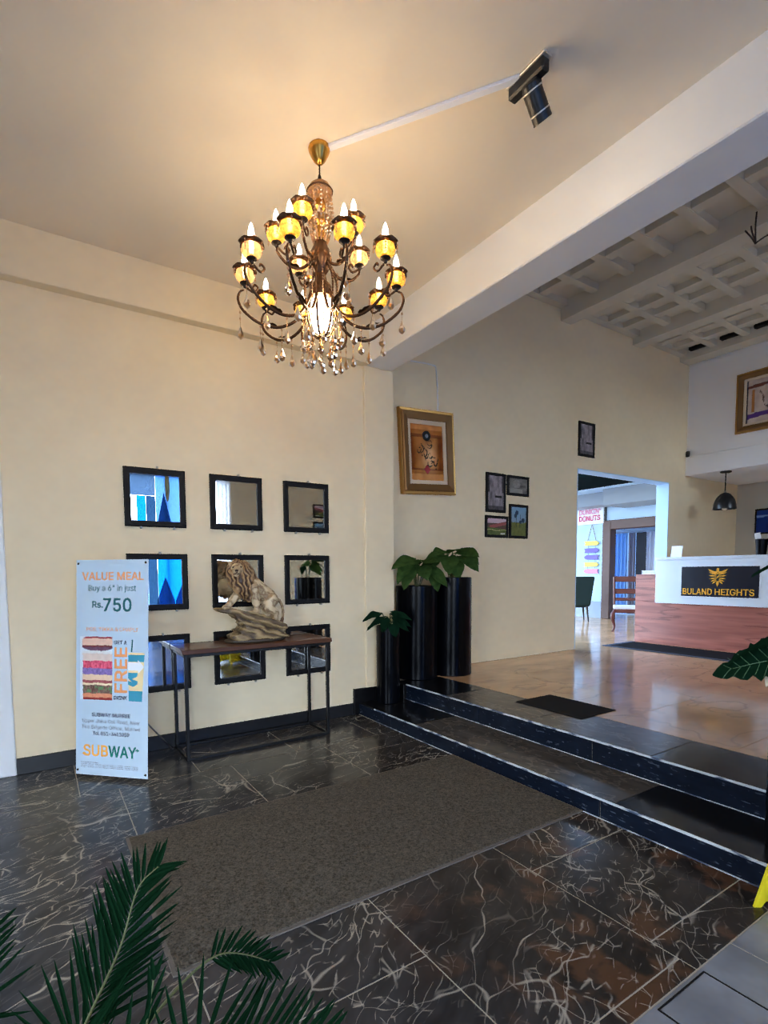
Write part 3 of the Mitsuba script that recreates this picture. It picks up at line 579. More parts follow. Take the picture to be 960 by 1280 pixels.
add(CH+'__crown_rim', cy([(0.072, 3.718), (0.078, 3.712), (0.076, 3.704), (0.070, 3.706)]), 'bronze', True)
add(CH+'__column', cy([(0.0, 3.69), (0.030, 3.685), (0.024, 3.66), (0.034, 3.64), (0.036, 3.62), (0.018, 3.60), (0.030, 3.57), (0.034, 3.545), (0.016, 3.52), (0.026, 3.49), (0.030, 3.46), (0.018, 3.44), (0, 3.44)], 18), 'brass', 35)
add(CH+'__body', cy([(0.0, 3.45), (0.026, 3.445), (0.040, 3.41), (0.062, 3.365), (0.066, 3.33), (0.050, 3.28), (0.030, 3.245), (0.034, 3.21), (0.060, 3.18), (0.066, 3.15), (0.055, 3.12), (0.020, 3.105), (0, 3.105)], 22), 'bronze', 35)
for i in range(6):     # scrolled straps around the globe
    a = i*math.pi/3+0.3; e = er*math.cos(a)+ef*math.sin(a)
    add(CH+'__strap', tube(bez([c0+e*r_+[0, 0, z] for r_, z in ((0.05, 3.30), (0.085, 3.24), (0.10, 3.16), (0.088, 3.05), (0.078, 2.97), (0.05, 2.905), (0.014, 2.885))], 5), 0.006, 6), 'bronze', True)
gl = cy([(0.0, 2.914), (0.030, 2.917), (0.052, 2.935), (0.064, 2.97), (0.067, 3.03), (0.062, 3.08), (0.058, 3.10), (0.0, 3.10)], 24)
gl.fix_normals()
add(CH+'__globe', gl, 'candle', 50, emitter={'type': 'area', 'radiance': rgb(np.array([1.0, 0.80, 0.48])*GLOBE)})
add(CH+'__finial', cy([(0.0, 2.912), (0.016, 2.908), (0.022, 2.895), (0.012, 2.88), (0.016, 2.868), (0.006, 2.852), (0, 2.85)], 12), 'brass', 35)
bulb = lathe([(0.0, 0.0), (0.010, 0.002), (0.013, 0.03), (0.0130, 0.070), (0.0185, 0.100), (0.0165, 0.122), (0.008, 0.148), (0.0, 0.162)], 10); bulb.fix_normals()
cup_prof = [(0.014, 0.0), (0.036, 0.004), (0.056, 0.020), (0.063, 0.042), (0.057, 0.064), (0.054, 0.074)]
rim_prof = [(0.053, 0.071), (0.066, 0.074), (0.076, 0.083), (0.077, 0.088), (0.066, 0.086), (0.054, 0.078), (0.053, 0.071)]
hold_prof = [(0.0, -0.034), (0.010, -0.032), (0.014, -0.018), (0.030, -0.010), (0.034, -0.004), (0.024, 0.003), (0.0, 0.003)]
drop_mesh = lathe([(0.0, 0.0), (0.004, -0.006), (0.013, -0.034), (0.020, -0.052), (0.0175, -0.066), (0.0, -0.080)], 7)
bead_mesh = trimesh.creation.icosphere(subdivisions=0, radius=0.0075)
def shared(mesh, mat, smooth=False, **kw): return ply(mesh, mat, smooth=smooth, **kw)
D_drop, D_bead = shared(drop_mesh, 'crystal'), shared(bead_mesh, 'crystal')
D_bulb = shared(bulb, 'candle', 50, emitter={'type': 'area', 'radiance': rgb(np.array([1.0, 0.80, 0.52])*BULB)})
D_cup = shared(lathe(cup_prof, 20), 'amber_glass', True); D_cup2 = shared(lathe(cup_prof, 20), 'smoke_glass', True)
_rim = lathe(rim_prof, 36); _V = _rim.vertices.copy(); _a = np.arctan2(_V[:, 1], _V[:, 0]); _s = np.cos(6*_a)*np.clip((np.hypot(_V[:, 0], _V[:, 1])-0.055)/0.02, 0, 1); _V[:, :2] *= (1+0.09*_s)[:, None]; _V[:, 2] -= 0.009*_s; _rim.vertices = _V
D_rim = shared(_rim, 'bronze', True); D_hold = shared(lathe(hold_prof, 14), 'dark_bronze', 40)
D_candle = shared(lathe([(0.0, 0.0), (0.011, 0.0), (0.011, 0.020), (0.0, 0.021)], 10), 'candle', 40)
def at(p): return T().translate([float(x) for x in p])
def hang(p, ln, drop=True):
    """a bead chain of length ln from the point p, with a drop at its end"""
    p = np.array(p, float); q = p-[0, 0, ln]
    if drop:
        k = add_dict(CH+'__crystal_drop', D_drop, to_world=at(q)); add(k+'__chain', tube([p, q], 0.0011, 4, False), 'brass')
        for i in range(int(ln/0.035)): add_dict(k+'__bead', D_bead, to_world=at(p-[0, 0, 0.012+0.035*i]))
    else:
        k = CH+'__bead_string'; ms = []
        m = tube([p, q], 0.0010, 4, False); ms.append(m)
        for i in range(int(ln/0.016)):
            b = bead_mesh.copy(); b.apply_scale(0.75); b.apply_translation(p-[0, 0, 0.008+0.016*i]); ms.append(b)
        k = add(k, cat(ms), 'crystal'); tag(k, kind='stuff')
def _ac():
    V, F = [], []
    for i, (x, w) in enumerate(((0, .006), (.02, .018), (.035, .012), (.05, .017), (.068, .009), (.085, .001))):
        for j in (-1, 0, 1): V.append((x, w*j, 0.010+0.3*abs(w*j)+2.2*x*x))
    for i in range(5):
        for j in range(2): F += [[i*3+j, i*3+3+j, i*3+4+j], [i*3+j, i*3+4+j, i*3+1+j]]
    return trimesh.Trimesh(V, F, process=False)
acanthus = _ac()
def arm(phi, prof, zc, rc, amber=True):
    e = er*math.cos(phi)+ef*math.sin(phi); t = np.cross([0, 0, 1.0], e); path = bez([c0+e*r_+[0, 0, z] for r_, z in prof], 7)
    n_ = len(path); rad = np.interp(np.linspace(0, 1, n_), [0, 0.55, 0.8, 1], [0.0085, 0.0085, 0.0075, 0.0045])
    k = add(CH+'__arm', tube(path, rad, 7), 'bronze', True); p = c0+e*rc+[0, 0, zc]
    sc_ = at(p).scale(0.88); add_dict(k+'__cup', D_cup if amber else D_cup2, to_world=sc_); add_dict(k+'__cup_rim', D_rim, to_world=sc_); add_dict(k+'__cup_holder', D_hold, to_world=sc_)
    add_dict(k+'__candle', D_candle, to_world=at(p)); add_dict(k+'__bulb', D_bulb, to_world=at(p+[0, 0, 0.022]))
    # a small leaf scroll below the cup
    add(k+'__scroll', tube(bez([c0+e*(rc-0.01)+[0, 0, zc-0.03], c0+e*(rc-0.05)+[0, 0, zc-0.055], c0+e*(rc-0.075)+[0, 0, zc-0.03], c0+e*(rc-0.055)+[0, 0, zc-0.012], c0+e*(rc-0.045)+[0, 0, zc-0.028]], 5), [0.006]*20+[0.003], 6), 'bronze', True)
    i0 = n_*2//5; lp = path[i0]; ld = path[i0+2]-path[i0]; ld /= np.linalg.norm(ld); add(k+'__acanthus_leaf', place(acanthus, ld, t, np.cross(ld, t), lp), 'bronze', True)
    for j in range(4):
        a = j*math.pi/2+phi; hang(p+np.array([math.cos(a)*0.064, math.sin(a)*0.064, 0.069]), 0.052+0.016*(j % 2), False)
    return e
low = [(0.055, 3.165), (0.085, 3.08), (0.15, 2.985), (0.25, 2.945), (0.36, 2.965), (0.455, 3.035), (0.487, 3.10), (0.475, 3.145), (0.452, 3.155)]
for i in range(10):
    phi = math.radians(36*i+2); e = arm(phi, low, 3.185+(0.012 if i % 2 else 0), 0.445, i not in (5, 6)); dz = 0.02*(i % 3)
    hang(c0+e*0.478+[0, 0, 3.075], 0.085+dz); hang(c0+e*0.36+[0, 0, 2.958], 0.045+dz*0.8); hang(c0+e*0.235+[0, 0, 2.942], 0.075+dz)
upp = [(0.035, 3.385), (0.07, 3.30), (0.13, 3.255), (0.20, 3.265), (0.255, 3.315), (0.262, 3.345)]
for i, d in enumerate((202, 253, 319, 30, 125)):
    e = arm(math.radians(d), upp, 3.372 if d != 253 else 3.40, 0.262, d in (202, 253, 319)); hang(c0+e*0.19+[0, 0, 3.258], 0.07)
for i in range(8):
    a = i*math.pi/4; e = er*math.cos(a)+ef*math.sin(a); hang(c0+e*0.062+[0, 0, 3.70], 0.10); hang(c0+e*0.074+[0, 0, 2.955], 0.115+0.03*(i % 3))
hang((CX, CY, 2.852), 0.07)
for i in range(12):     # swags of beads from the crown bowl out to the upper tier
    a = i*math.pi/6+0.2; e = er*math.cos(a)+ef*math.sin(a); pts = bez([c0+e*0.066+[0, 0, 3.70], c0+e*0.075+[0, 0, 3.58], c0+e*0.055+[0, 0, 3.47], c0+e*0.040+[0, 0, 3.43]], 5); ms = []
    for q in pts:
        b = bead_mesh.copy(); b.apply_scale(1.1); b.apply_translation(q); ms.append(b)
    kk_ = add(CH+'__bead_string', cat(ms), 'crystal'); tag(kk_, kind='stuff')
for i in range(10):
    a = i*math.pi/5+0.5; e = er*math.cos(a)+ef*math.sin(a); hang(c0+e*0.115+[0, 0, 3.02], 0.10+0.035*(i % 3)); hang(c0+e*0.10+[0, 0, 3.25], 0.16, False)
# ---------------------------------------------------------------- lion statue on the console table
LX, LY, LZ = 1.600, 4.350, TZ
def chain_solid(bones, edge, iters=8):
    """bones: [(p, r, q, s)] -> one smooth surface, the union of the hulls of the spheres at both ends of each bone"""
    parts = []
    for p, r_, q, s_ in bones:
        a = m3.Manifold.sphere(r_, 20).translate(tuple(map(float, p))); b = m3.Manifold.sphere(s_, 20).translate(tuple(map(float, q)))
        parts.append(m3.Manifold.batch_hull([a, b]))
    u_ = m3.Manifold.batch_boolean(parts, m3.OpType.Add).refine_to_length(edge); mm = u_.to_mesh()
    t = trimesh.Trimesh(mm.vert_properties[:, :3], mm.tri_verts, process=True); trimesh.smoothing.filter_taubin(t, 0.5, 0.53, iterations=iters); return t
def chain(pts): return [(pts[i][:3], pts[i][3], pts[i+1][:3], pts[i+1][3]) for i in range(len(pts)-1)]
def shade(t, light, dark, scale, seed=0, ax=(1, 1, 1)):
    P = np.array(t.vertices)*np.array(ax); g = meshkit.fbm(P*scale, 4, seed); r_ = 1-np.abs(2*g-1); k = np.clip((r_-0.80)/0.2, 0, 1)[:, None]*0.75+np.clip((0.5-g)*2.0, 0, 0.35)[:, None]
    return lin(np.array(light)*(1-k)+np.array(dark)*k)
B = []
B += chain([(-0.085, 0.0, 0.475, 0.088), (0.0, 0.008, 0.485, 0.088), (0.075, 0.01, 0.43, 0.083), (0.155, 0.01, 0.365, 0.076)])
B += chain([(-0.03, 0.0, 0.535, 0.062), (0.06, 0.01, 0.475, 0.060), (0.16, 0.01, 0.395, 0.058)])
B += chain([(-0.06, 0.0, 0.52, 0.08), (-0.115, -0.02, 0.575, 0.072), (-0.148, -0.045, 0.625, 0.060)])
B += chain([(-0.148, -0.05, 0.630, 0.058), (-0.172, -0.105, 0.612, 0.033)]); B += chain([(-0.160, -0.07, 0.600, 0.040), (-0.174, -0.105, 0.592, 0.024)])
B += chain([(-0.10, -0.045, 0.46, 0.062), (-0.165, -0.055, 0.405, 0.036), (-0.222, -0.06, 0.345, 0.028), (-0.236, -0.062, 0.322, 0.029), (-0.272, -0.075, 0.312, 0.022)])
B += chain([(-0.03, -0.055, 0.475, 0.062), (-0.004, -0.072, 0.385, 0.042), (0.010, -0.082, 0.305, 0.029), (0.008, -0.085, 0.272, 0.030), (-0.018, -0.102, 0.262, 0.023)])
for s, dx in ((-1, 0.0), (1, 0.028)):
    B += chain([(0.155+dx, 0.045*s+0.01, 0.36, 0.070), (0.128+dx, 0.062*s+0.01, 0.292, 0.050), (0.195+dx, 0.066*s+0.01, 0.248, 0.027), (0.187+dx, 0.066*s+0.01, 0.192, 0.025), (0.160+dx, 0.066*s, 0.184, 0.023)])
B += chain([(-0.098, -0.025, 0.672, 0.018), (-0.086, -0.02, 0.686, 0.013)]); B += chain([(-0.196, -0.030, 0.672, 0.018), (-0.206, -0.025, 0.684, 0.013)])
body = chain_solid(B, 0.011, 6); body.apply_translation((LX, LY, LZ))
ST = thing('lion_statue', 'carved tan lion statue standing on a layered rock base on the console table', 'statue')
pri('lion_paint', {'type': 'mesh_attribute', 'name': 'vertex_color'}, 0.5)
add(ST+'__body', body, 'lion_paint', True, color=shade(body, (206, 184, 148), (112, 82, 52), 17, 3))
# mane: a thick shaggy collar of locks over neck, chest and shoulders
MB = chain([(-0.135, -0.005, 0.665, 0.050), (-0.085, 0.0, 0.620, 0.080), (-0.050, 0.0, 0.555, 0.082)])
MB += chain([(-0.178, -0.025, 0.655, 0.036), (-0.198, -0.035, 0.600, 0.042), (-0.170, -0.060, 0.530, 0.055), (-0.130, -0.075, 0.450, 0.048), (-0.095, -0.075, 0.395, 0.026)])
MB += chain([(-0.100, -0.045, 0.650, 0.036), (-0.082, -0.065, 0.590, 0.048), (-0.082, -0.085, 0.520, 0.052), (-0.075, -0.090, 0.430, 0.042), (-0.060, -0.085, 0.375, 0.022)])
MB += chain([(-0.125, -0.070, 0.560, 0.060), (-0.110, -0.085, 0.460, 0.052)])
mane = chain_solid(MB, 0.009, 4)
P = np.array(mane.vertices); nrm = np.array(mane.vertex_normals); ang = np.arctan2(P[:, 1]+0.03, P[:, 0]+0.11)
lock = np.sin(ang*15+P[:, 2]*22+15*meshkit.fbm(P*13, 3, 5))*(0.5+meshkit.fbm(P*18, 2, 8))
mane.vertices = P+nrm*(0.0085*lock+0.012*(meshkit.fbm(P*30, 3, 2)-0.5))[:, None]; mane.apply_translation((LX, LY, LZ))
kk = np.clip(0.5-0.55*lock, 0, 1)[:, None]
add(ST+'__mane', mane, 'lion_paint', True, color=lin(np.array((168, 132, 90))*(1-kk)+np.array((62, 40, 26))*kk))
def ball(p, r_, sc=(1, 1, 1), sub=2):
    m = trimesh.creation.icosphere(subdivisions=sub, radius=r_); m.apply_scale(sc); m.apply_translation((p[0]+LX, p[1]+LY, p[2]+LZ)); return m
pri('lion_dark', L3(52, 32, 24), 0.4)
add(ST+'__nose', ball((-0.182, -0.136, 0.620), 0.0125, (1.2, 0.8, 0.8)), 'lion_dark', True)
for x, y in ((-0.196, -0.093), (-0.136, -0.102)): add(ST+'__eye', ball((x, y, 0.648), 0.0085, (1.25, 0.8, 0.7)), 'lion_dark', True)
add(ST+'__mouth', tube([(LX-0.200, LY-0.112, LZ+0.590), (LX-0.186, LY-0.132, LZ+0.597), (LX-0.180, LY-0.137, LZ+0.607), (LX-0.170, LY-0.133, LZ+0.596), (LX-0.153, LY-0.118, LZ+0.588)], 0.0035, 5), 'lion_dark', True)
tl = tube(bez([(LX+a, LY+b_, LZ+c_) for a, b_, c_ in ((0.205, 0.01, 0.385), (0.250, 0.0, 0.350), (0.275, -0.01, 0.290), (0.276, -0.02, 0.225), (0.262, -0.03, 0.175))], 7), np.linspace(0.014, 0.010, 29), 8)
add(ST+'__tail', tl, 'lion_paint', True, color=shade(tl, (190, 160, 120), (100, 70, 44), 17, 4))
tf = chain_solid(chain([(0.266, -0.028, 0.19, 0.014), (0.255, -0.034, 0.162, 0.017), (0.243, -0.04, 0.142, 0.007)]), 0.008, 3); tf.apply_translation((LX, LY, LZ))
add(ST+'__tail_tuft', tf, 'lion_paint', True, color=shade(tf, (120, 86, 56), (60, 40, 26), 40, 4))
# rock
layers = [([(-0.335, 0.300), (-0.22, 0.302), (0.03, 0.246), (0.20, 0.175), (0.275, 0.140), (0.285, 0.112), (0.20, 0.108), (-0.03, 0.192), (-0.20, 0.250), (-0.32, 0.285)], -0.120, 0.110),
          ([(-0.205, 0.256), (-0.03, 0.198), (0.20, 0.113), (0.265, 0.104), (0.25, 0.060), (0.0, 0.120), (-0.10, 0.165), (-0.18, 0.225)], -0.100, 0.105),
          ([(-0.125, 0.175), (0.0, 0.126), (0.25, 0.066), (0.285, 0.045), (0.28, 0.030), (-0.205, 0.030), (-0.225, 0.062), (-0.14, 0.085), (-0.165, 0.110), (-0.105, 0.130)], -0.125, 0.120)]
sol = []
for poly, y0, y1 in layers:
    t = trimesh.creation.extrude_polygon(Polygon(poly).buffer(0), y1-y0, engine='earcut'); V = t.vertices.copy(); t.vertices = np.stack([V[:, 0], y1-V[:, 2], V[:, 1]], -1); t.fix_normals()
    sol.append(m3.Manifold(m3.Mesh(np.asarray(t.vertices, np.float32), np.asarray(t.faces, np.uint32))))
rk = m3.Manifold.batch_boolean(sol, m3.OpType.Add).refine_to_length(0.014).to_mesh()
rock = trimesh.Trimesh(rk.vert_properties[:, :3], rk.tri_verts, process=True); trimesh.smoothing.filter_taubin(rock, 0.5, 0.53, iterations=6)
P = np.array(rock.vertices); s_ = P[:, 2]+0.36*P[:, 0]; wv = meshkit.fbm(P*np.array([6, 9, 9]), 4, 1); strat = np.sin(s_*95+16*wv)*(0.35+1.1*meshkit.fbm(P*11, 2, 6))+0.5*np.sin(s_*240+20*wv)*meshkit.fbm(P*8, 2, 3)
taper = 1-0.45*np.clip((-P[:, 0]-0.05)/0.28, 0, 1); P2 = P.copy(); P2[:, 1] = P[:, 1]*taper-0.03*(1-taper)
rock.vertices = P2+np.array(rock.vertex_normals)*(0.006*strat+0.016*(meshkit.fbm(P*15, 3, 7)-0.5))[:, None]; rock.apply_translation((LX, LY, LZ))
kk = np.clip(0.46-0.5*strat, 0, 1)[:, None]
add(ST+'__rock', rock, 'lion_paint', True, color=lin(np.array((164, 138, 98))*(1-kk)+np.array((70, 54, 36))*kk))
pl_ = trimesh.creation.extrude_polygon(affinity.scale(Point(0, 0).buffer(1, 24), 0.285, 0.135).buffer(0.0), 0.034, engine='earcut')
pm = m3.Manifold.batch_hull([m3.Manifold.sphere(0.017, 12).translate((0.262*math.cos(a)*(1+0.05*math.sin(3*a))+0.032, 0.122*math.sin(a), 0.0175)) for a in np.linspace(0, 2*math.pi, 20)[:-1]]).to_mesh()
plinth = trimesh.Trimesh(pm.vert_properties[:, :3], pm.tri_verts); plinth.apply_translation((LX, LY, LZ))
pri('plinth_paint', L3(62, 52, 40), 0.45)
add(ST+'__plinth', plinth, 'plinth_paint', 40)
# ---------------------------------------------------------------- planters
def leaf_mesh(Lf, Wf, droop=0.35, fold=0.25, lobes=0, n=9, m=3):
    """heart-shaped leaf from the origin along +x, width along y, up +z"""
    s = np.linspace(0, 1, n); V = []; w = Wf*0.5*np.sin(np.pi*np.clip(s, 0, 1)**0.66)**0.68*(1-0.10*s); w[0] = Wf*0.14; w[-1] = 0.0005
    if lobes: w = w*(1-0.30*(np.cos(s*math.pi*2*lobes) > 0.35)*(s > 0.12)*(s < 0.93))
    for i in range(n):
        for j in range(-m, m+1):
            t = j/m; x = s[i]*Lf-(0.16*Lf*abs(t)**1.3 if i == 0 else 0.0)-0.06*Lf*abs(t)*math.sin(math.pi*s[i]); y = w[i]*t
            V.append((x, y, -droop*Lf*s[i]**2+fold*abs(y)-0.9*fold*y*y/max(Wf, 1e-6)+0.008*math.sin(9*s[i]+2*t)))
    k = 2*m+1; F = []
    for i in range(n-1):
        for j in range(k-1): F += [[i*k+j, (i+1)*k+j, (i+1)*k+j+1], [i*k+j, (i+1)*k+j+1, i*k+j+1]]
    return trimesh.Trimesh(V, F, process=False)
def put_leaf(parent, base, tip_dir, normal, Lf, Wf, mat='leaf', stem_from=None, droop=0.35, fold=0.25, lobes=0, veins=False):
    u_ = np.array(tip_dir, float); u_ /= np.linalg.norm(u_); n_ = np.array(normal, float); n_ -= u_*(n_@u_); n_ /= np.linalg.norm(n_); v_ = np.cross(n_, u_); b_ = np.array(base, float)
    k = add(parent+'__leaf', place(leaf_mesh(Lf, Wf, droop, fold, lobes, 15 if lobes else 9), u_, v_, n_, b_), mat, True)
    if veins:
        mid = [(x*Lf, 0, -droop*Lf*x*x+0.0016) for x in np.linspace(0.02, 0.95, 9)]; ms = [tube(mid, np.linspace(0.0022, 0.0008, 9), 4)]
        for x in np.linspace(0.15, 0.75, 6):
            for sg in (-1, 1):
                yy = sg*Wf*0.5*math.sin(math.pi*x**0.62)*0.72; x2 = x+0.13
                q = [(x*Lf+(x2-x)*Lf*t, yy*t, -droop*Lf*(x+(x2-x)*t)**2+fold*abs(yy*t)-0.9*fold*(yy*t)**2/Wf+0.002+0.008*math.sin(9*(x+(x2-x)*t)+2*t*sg*0.7)) for t in (0, 0.33, 0.66, 1)]
                ms.append(tube(q, 0.0010, 4))
        kv = add(k+'__veins', place(cat(ms), u_, v_, n_, b_), 'vein'); tag(kv, kind='stuff')
    if stem_from is not None:
        s0 = np.array(stem_from, float); mid = (s0*0.45+b_*0.55)+np.array([0, 0, 0.25*abs(b_[2]-s0[2])+0.02])
        add(k+'__stem', tube(bez([s0, mid, b_], 6), 0.0055, 6), 'stem', True)
    return k
def pot(label, x, y, r_, z0, h, leaves, key='planter', group=None, scale=1.0, mat='leaf'):
    k = thing(key, label, 'planter', group)
    add(k+'__pot', lathe([(0.0, 0.0), (r_-0.006, 0.0), (r_, 0.006), (r_, h-0.006), (r_-0.004, h), (r_-0.016, h), (r_-0.020, h-0.006), (r_-0.020, h-0.07), (0.0, h-0.07)], 48, (x, y, z0)), 'planter_black', 40)
    add(k+'__soil', lathe([(0.0, h-0.040), (r_*0.5, h-0.043), (r_-0.021, h-0.052), (r_-0.021, h-0.068), (0, h-0.068)], 24, (x, y, z0)), 'soil')
    o_ = np.array([x, y, z0+h-0.045]); R_, F_, U_ = er, -ef, np.array([0, 0, 1.0])
    for a, b_, c_, dr_, du, dc, Lf, Wf, *rest in leaves:   # base (right, up, towards the lens), tip direction, length, width
        base = o_+R_*a+U_*(b_+0.045)+F_*c_; tip = R_*dr_+U_*du+F_*dc; nor = U_*0.75+F_*0.65+R_*dr_*0.25
        put_leaf(k, base, tip, nor, Lf, Wf, rest[0] if rest else mat, o_+R_*a*0.12+F_*c_*0.12, *(rest[1:] if len(rest) > 1 else ()))
    return k
GP = 'cylindrical black planters at the ends of the steps'
pot('tall glossy black planter with green leaves, nearest the hall wall, right of the other two', 4.143, 4.614, 0.229, S2, 1.137,
    [(-0.10, 0.26, 0.06, -0.75, -0.15, 0.5, 0.32, 0.22), (-0.04, 0.24, 0.08, -0.15, -0.45, 0.9, 0.28, 0.23), (0.05, 0.29, 0.05, 0.45, 0.1, 0.75, 0.32, 0.28), (0.10, 0.25, 0.04, 0.75, -0.45, 0.6, 0.27, 0.25),
     (0.22, 0.31, -0.03, 0.8, -0.75, 0.1, 0.20, 0.09), (-0.16, 0.22, 0.05, -0.9, -0.45, 0.3, 0.27, 0.18), (0.01, 0.30, 0.0, 0.1, 0.2, 0.6, 0.24, 0.20), (-0.08, 0.30, 0.02, -0.5, 0.1, 0.7, 0.24, 0.20), (0.02, 0.18, 0.10, 0.1, -0.7, 0.7, 0.22, 0.20)], group=GP)
pot('middle-height glossy black planter with large leaves, between the short and the tall one', 3.680, 4.690, 0.236, S2, 1.047,
    [(-0.04, 0.29, 0.24, -0.68, 0.0, 0.62, 0.32, 0.22), (-0.12, 0.25, 0.32, -0.50, -0.55, 0.55, 0.26, 0.16), (-0.08, 0.20, 0.24, -0.40, -0.65, 0.6, 0.26, 0.18), (-0.05, 0.24, 0.15, -0.35, -0.45, 0.8, 0.30, 0.20), (0.03, 0.22, 0.12, 0.15, -0.25, 0.9, 0.26, 0.23),
     (0.12, 0.20, 0.10, 0.7, -0.45, 0.6, 0.30, 0.20), (0.05, 0.26, 0.04, 0.3, 0.2, 0.6, 0.27, 0.20), (0.16, 0.17, 0.10, 0.3, -0.8, 0.5, 0.24, 0.18), (-0.02, 0.28, 0.08, -0.1, 0.1, 0.8, 0.24, 0.20)], group=GP)
pot('short slim black planter with drooping dark leaves on the lower step at the wall pillar', 3.108, 4.445, 0.122, S1, 0.812,
    [(-0.09, 0.13, 0.06, -0.8, -0.05, 0.62, 0.20, 0.11), (-0.05, 0.09, 0.06, -0.9, -0.28, 0.55, 0.20, 0.07), (-0.06, 0.06, 0.07, -0.9, -0.22, 0.58, 0.19, 0.06), (-0.03, 0.08, 0.07, -0.1, -0.5, 0.9, 0.16, 0.11),
     (0.04, 0.13, 0.02, 0.9, -0.05, 0.4, 0.21, 0.10), (0.05, 0.09, 0.03, 0.9, -0.22, 0.4, 0.21, 0.09), (0.05, 0.05, 0.05, 0.8, -0.25, 0.5, 0.20, 0.10), (0.04, 0.02, 0.09, 0.3, -0.8, 0.6, 0.14, 0.13), (-0.02, 0.05, 0.08, -0.4, -0.5, 0.7, 0.13, 0.10)], group=GP, mat='leaf_dark')
# planters at the right edge of the frame
R1 = pot('slim black planter at the right edge, its big dark leaf above the hall floor', 3.095, 0.952, 0.127, S1, 0.812, [(0.05, 0.05, -0.05, 0.6, 0.5, -0.5, 0.18, 0.12), (0.02, 0.05, -0.02, 0.1, 0.6, -0.7, 0.18, 0.12)], group='planters cut off by the right edge', mat='leaf_dark')
so = np.array([3.10, 0.938, S1+0.76])
put_leaf(R1, (3.055, 0.985, 1.075), (-0.36, 0.82, -0.22), (-0.62, -0.30, 0.75), 0.34, 0.27, 'leaf_dark', so, 0.20, 0.2, 5, True)
put_leaf(R1, (3.035, 0.985, 1.17), (-0.28, 0.80, -0.10), (-0.35, 0.1, 0.93), 0.30, 0.09, 'leaf_dark', so, 0.55, 0.3)
put_leaf(R1, (3.075, 0.985, 1.14), (-0.20, 0.85, -0.05), (-0.25, 0.0, 0.95), 0.22, 0.05, 'leaf_dark', so, 0.25, 0.3)
put_leaf(R1, (3.00, 1.04, 1.02), (-0.05, 0.28, -0.95), (-0.85, -0.3, 0.1), 0.105, 0.055, 'pale_leaf', so, 0.05, 0.3)
R2 = pot('tall black planter, outside the right edge, mirrored right of the lion', 4.03, 1.0, 0.236, S2, 1.115, [(-0.12, 0.24, 0.0, -0.6, 0.1, -0.5, 0.26, 0.18), (0.12, 0.22, 0.02, 0.8, -0.2, -0.3, 0.26, 0.17), (0.02, 0.26, -0.08, 0.2, -0.1, -0.9, 0.24, 0.19),
     (-0.02, 0.20, -0.10, -0.3, -0.4, -0.8, 0.24, 0.17), (0.1, 0.28, -0.05, 0.5, 0.3, -0.6, 0.22, 0.16)], group='planters cut off by the right edge')
put_leaf(R2, (3.90, 1.14, 1.60), (-0.50, 0.62, 0.0), (-0.2, -0.1, 1.0), 0.34, 0.13, 'leaf_dark', (4.0, 1.0, 1.34), 0.45, 0.3)
# wet floor sign
k = thing('caution_sign', 'yellow folding floor sign cut off by the lower right edge beside the steps', 'floor sign')
for s in (-1, 1):
    pan = Polygon([(-0.15, 0.0), (-0.12, 0.0), (-0.105, 0.035), (0.105, 0.035), (0.12, 0.0), (0.15, 0.0), (0.095, 0.60), (0.05, 0.62), (-0.05, 0.62), (-0.095, 0.60)]).difference(sbox(-0.045, 0.535, 0.045, 0.575))
    u_ = np.array([0.86, -0.51, 0.0]); side = np.array([0.51, 0.86, 0])*s; v_ = np.array([0, 0, 0.62])-side*0.13; v_ /= np.linalg.norm(v_); n_ = np.cross(u_, v_)
    add(k+'__panel', place(extr(pan, 0.012), u_, v_, n_, np.array([2.70, 0.765, 0.0])+side*0.135), 'sign_yellow')
add(k+'__hinge', tube([np.array([2.70, 0.765, 0.604])-u_*0.07, np.array([2.70, 0.765, 0.604])+u_*0.07], 0.010, 8), 'black_mat')

# ---------------------------------------------------------------- sago palm in the foreground
PM = thing('palm_plant', 'potted sago palm in the foreground with dark green feathery fronds', 'potted palm')
add(PM+'__pot', lathe([(0.0, 0.0), (0.13, 0.0), (0.17, 0.27), (0.18, 0.275), (0.18, 0.295), (0.165, 0.295), (0.16, 0.25), (0.0, 0.25)], 32, (0.03, 0.87, 0.0)), 'planter_black', 40)
add(PM+'__soil', lathe([(0.0, 0.268), (0.16, 0.262), (0.16, 0.25), (0.0, 0.25)], 20, (0.03, 0.87, 0.0)), 'soil')
add(PM+'__trunk', lathe([(0.0, 0.25), (0.055, 0.25), (0.06, 0.31), (0.045, 0.37), (0.0, 0.39)], 12, (0.03, 0.87, 0.0)), 'rope')
crown = (0.03, 0.87, 0.36)
FRONDS = [
    ([[0.019, 1.009, 0.634], [0.044, 1.044, 0.67], [0.114, 1.123, 0.737], [0.16, 1.184, 0.814], [0.207, 1.203, 0.841]], 46, 0.15, (-1, 1), 40, 20, 0.30),
    ([[0.089, 0.943, 0.652], [0.141, 0.982, 0.669], [0.227, 1.036, 0.684], [0.293, 1.054, 0.692], [0.35, 1.053, 0.671], [0.402, 1.041, 0.64]], 14, 0.125, (-1, 1), 70, 90, 0.80),
    ([[0.174, 0.845, 0.689], [0.26, 0.86, 0.671], [0.351, 0.86, 0.643], [0.443, 0.836, 0.616]], 32, 0.13, (1, -1), 52, 20, 0.25),
    ([[-0.182, 1.113, 0.641], [-0.142, 1.185, 0.669], [-0.123, 1.247, 0.714], [-0.103, 1.309, 0.753]], 24, 0.13, (-1, 1), 42, 20, 0.3),
    ([[0.083, 0.89, 0.686], [0.113, 0.908, 0.698], [0.134, 0.921, 0.735], [0.147, 0.94, 0.781]], 8, 0.1, (-1, 1), 14, 0, 0.5)]
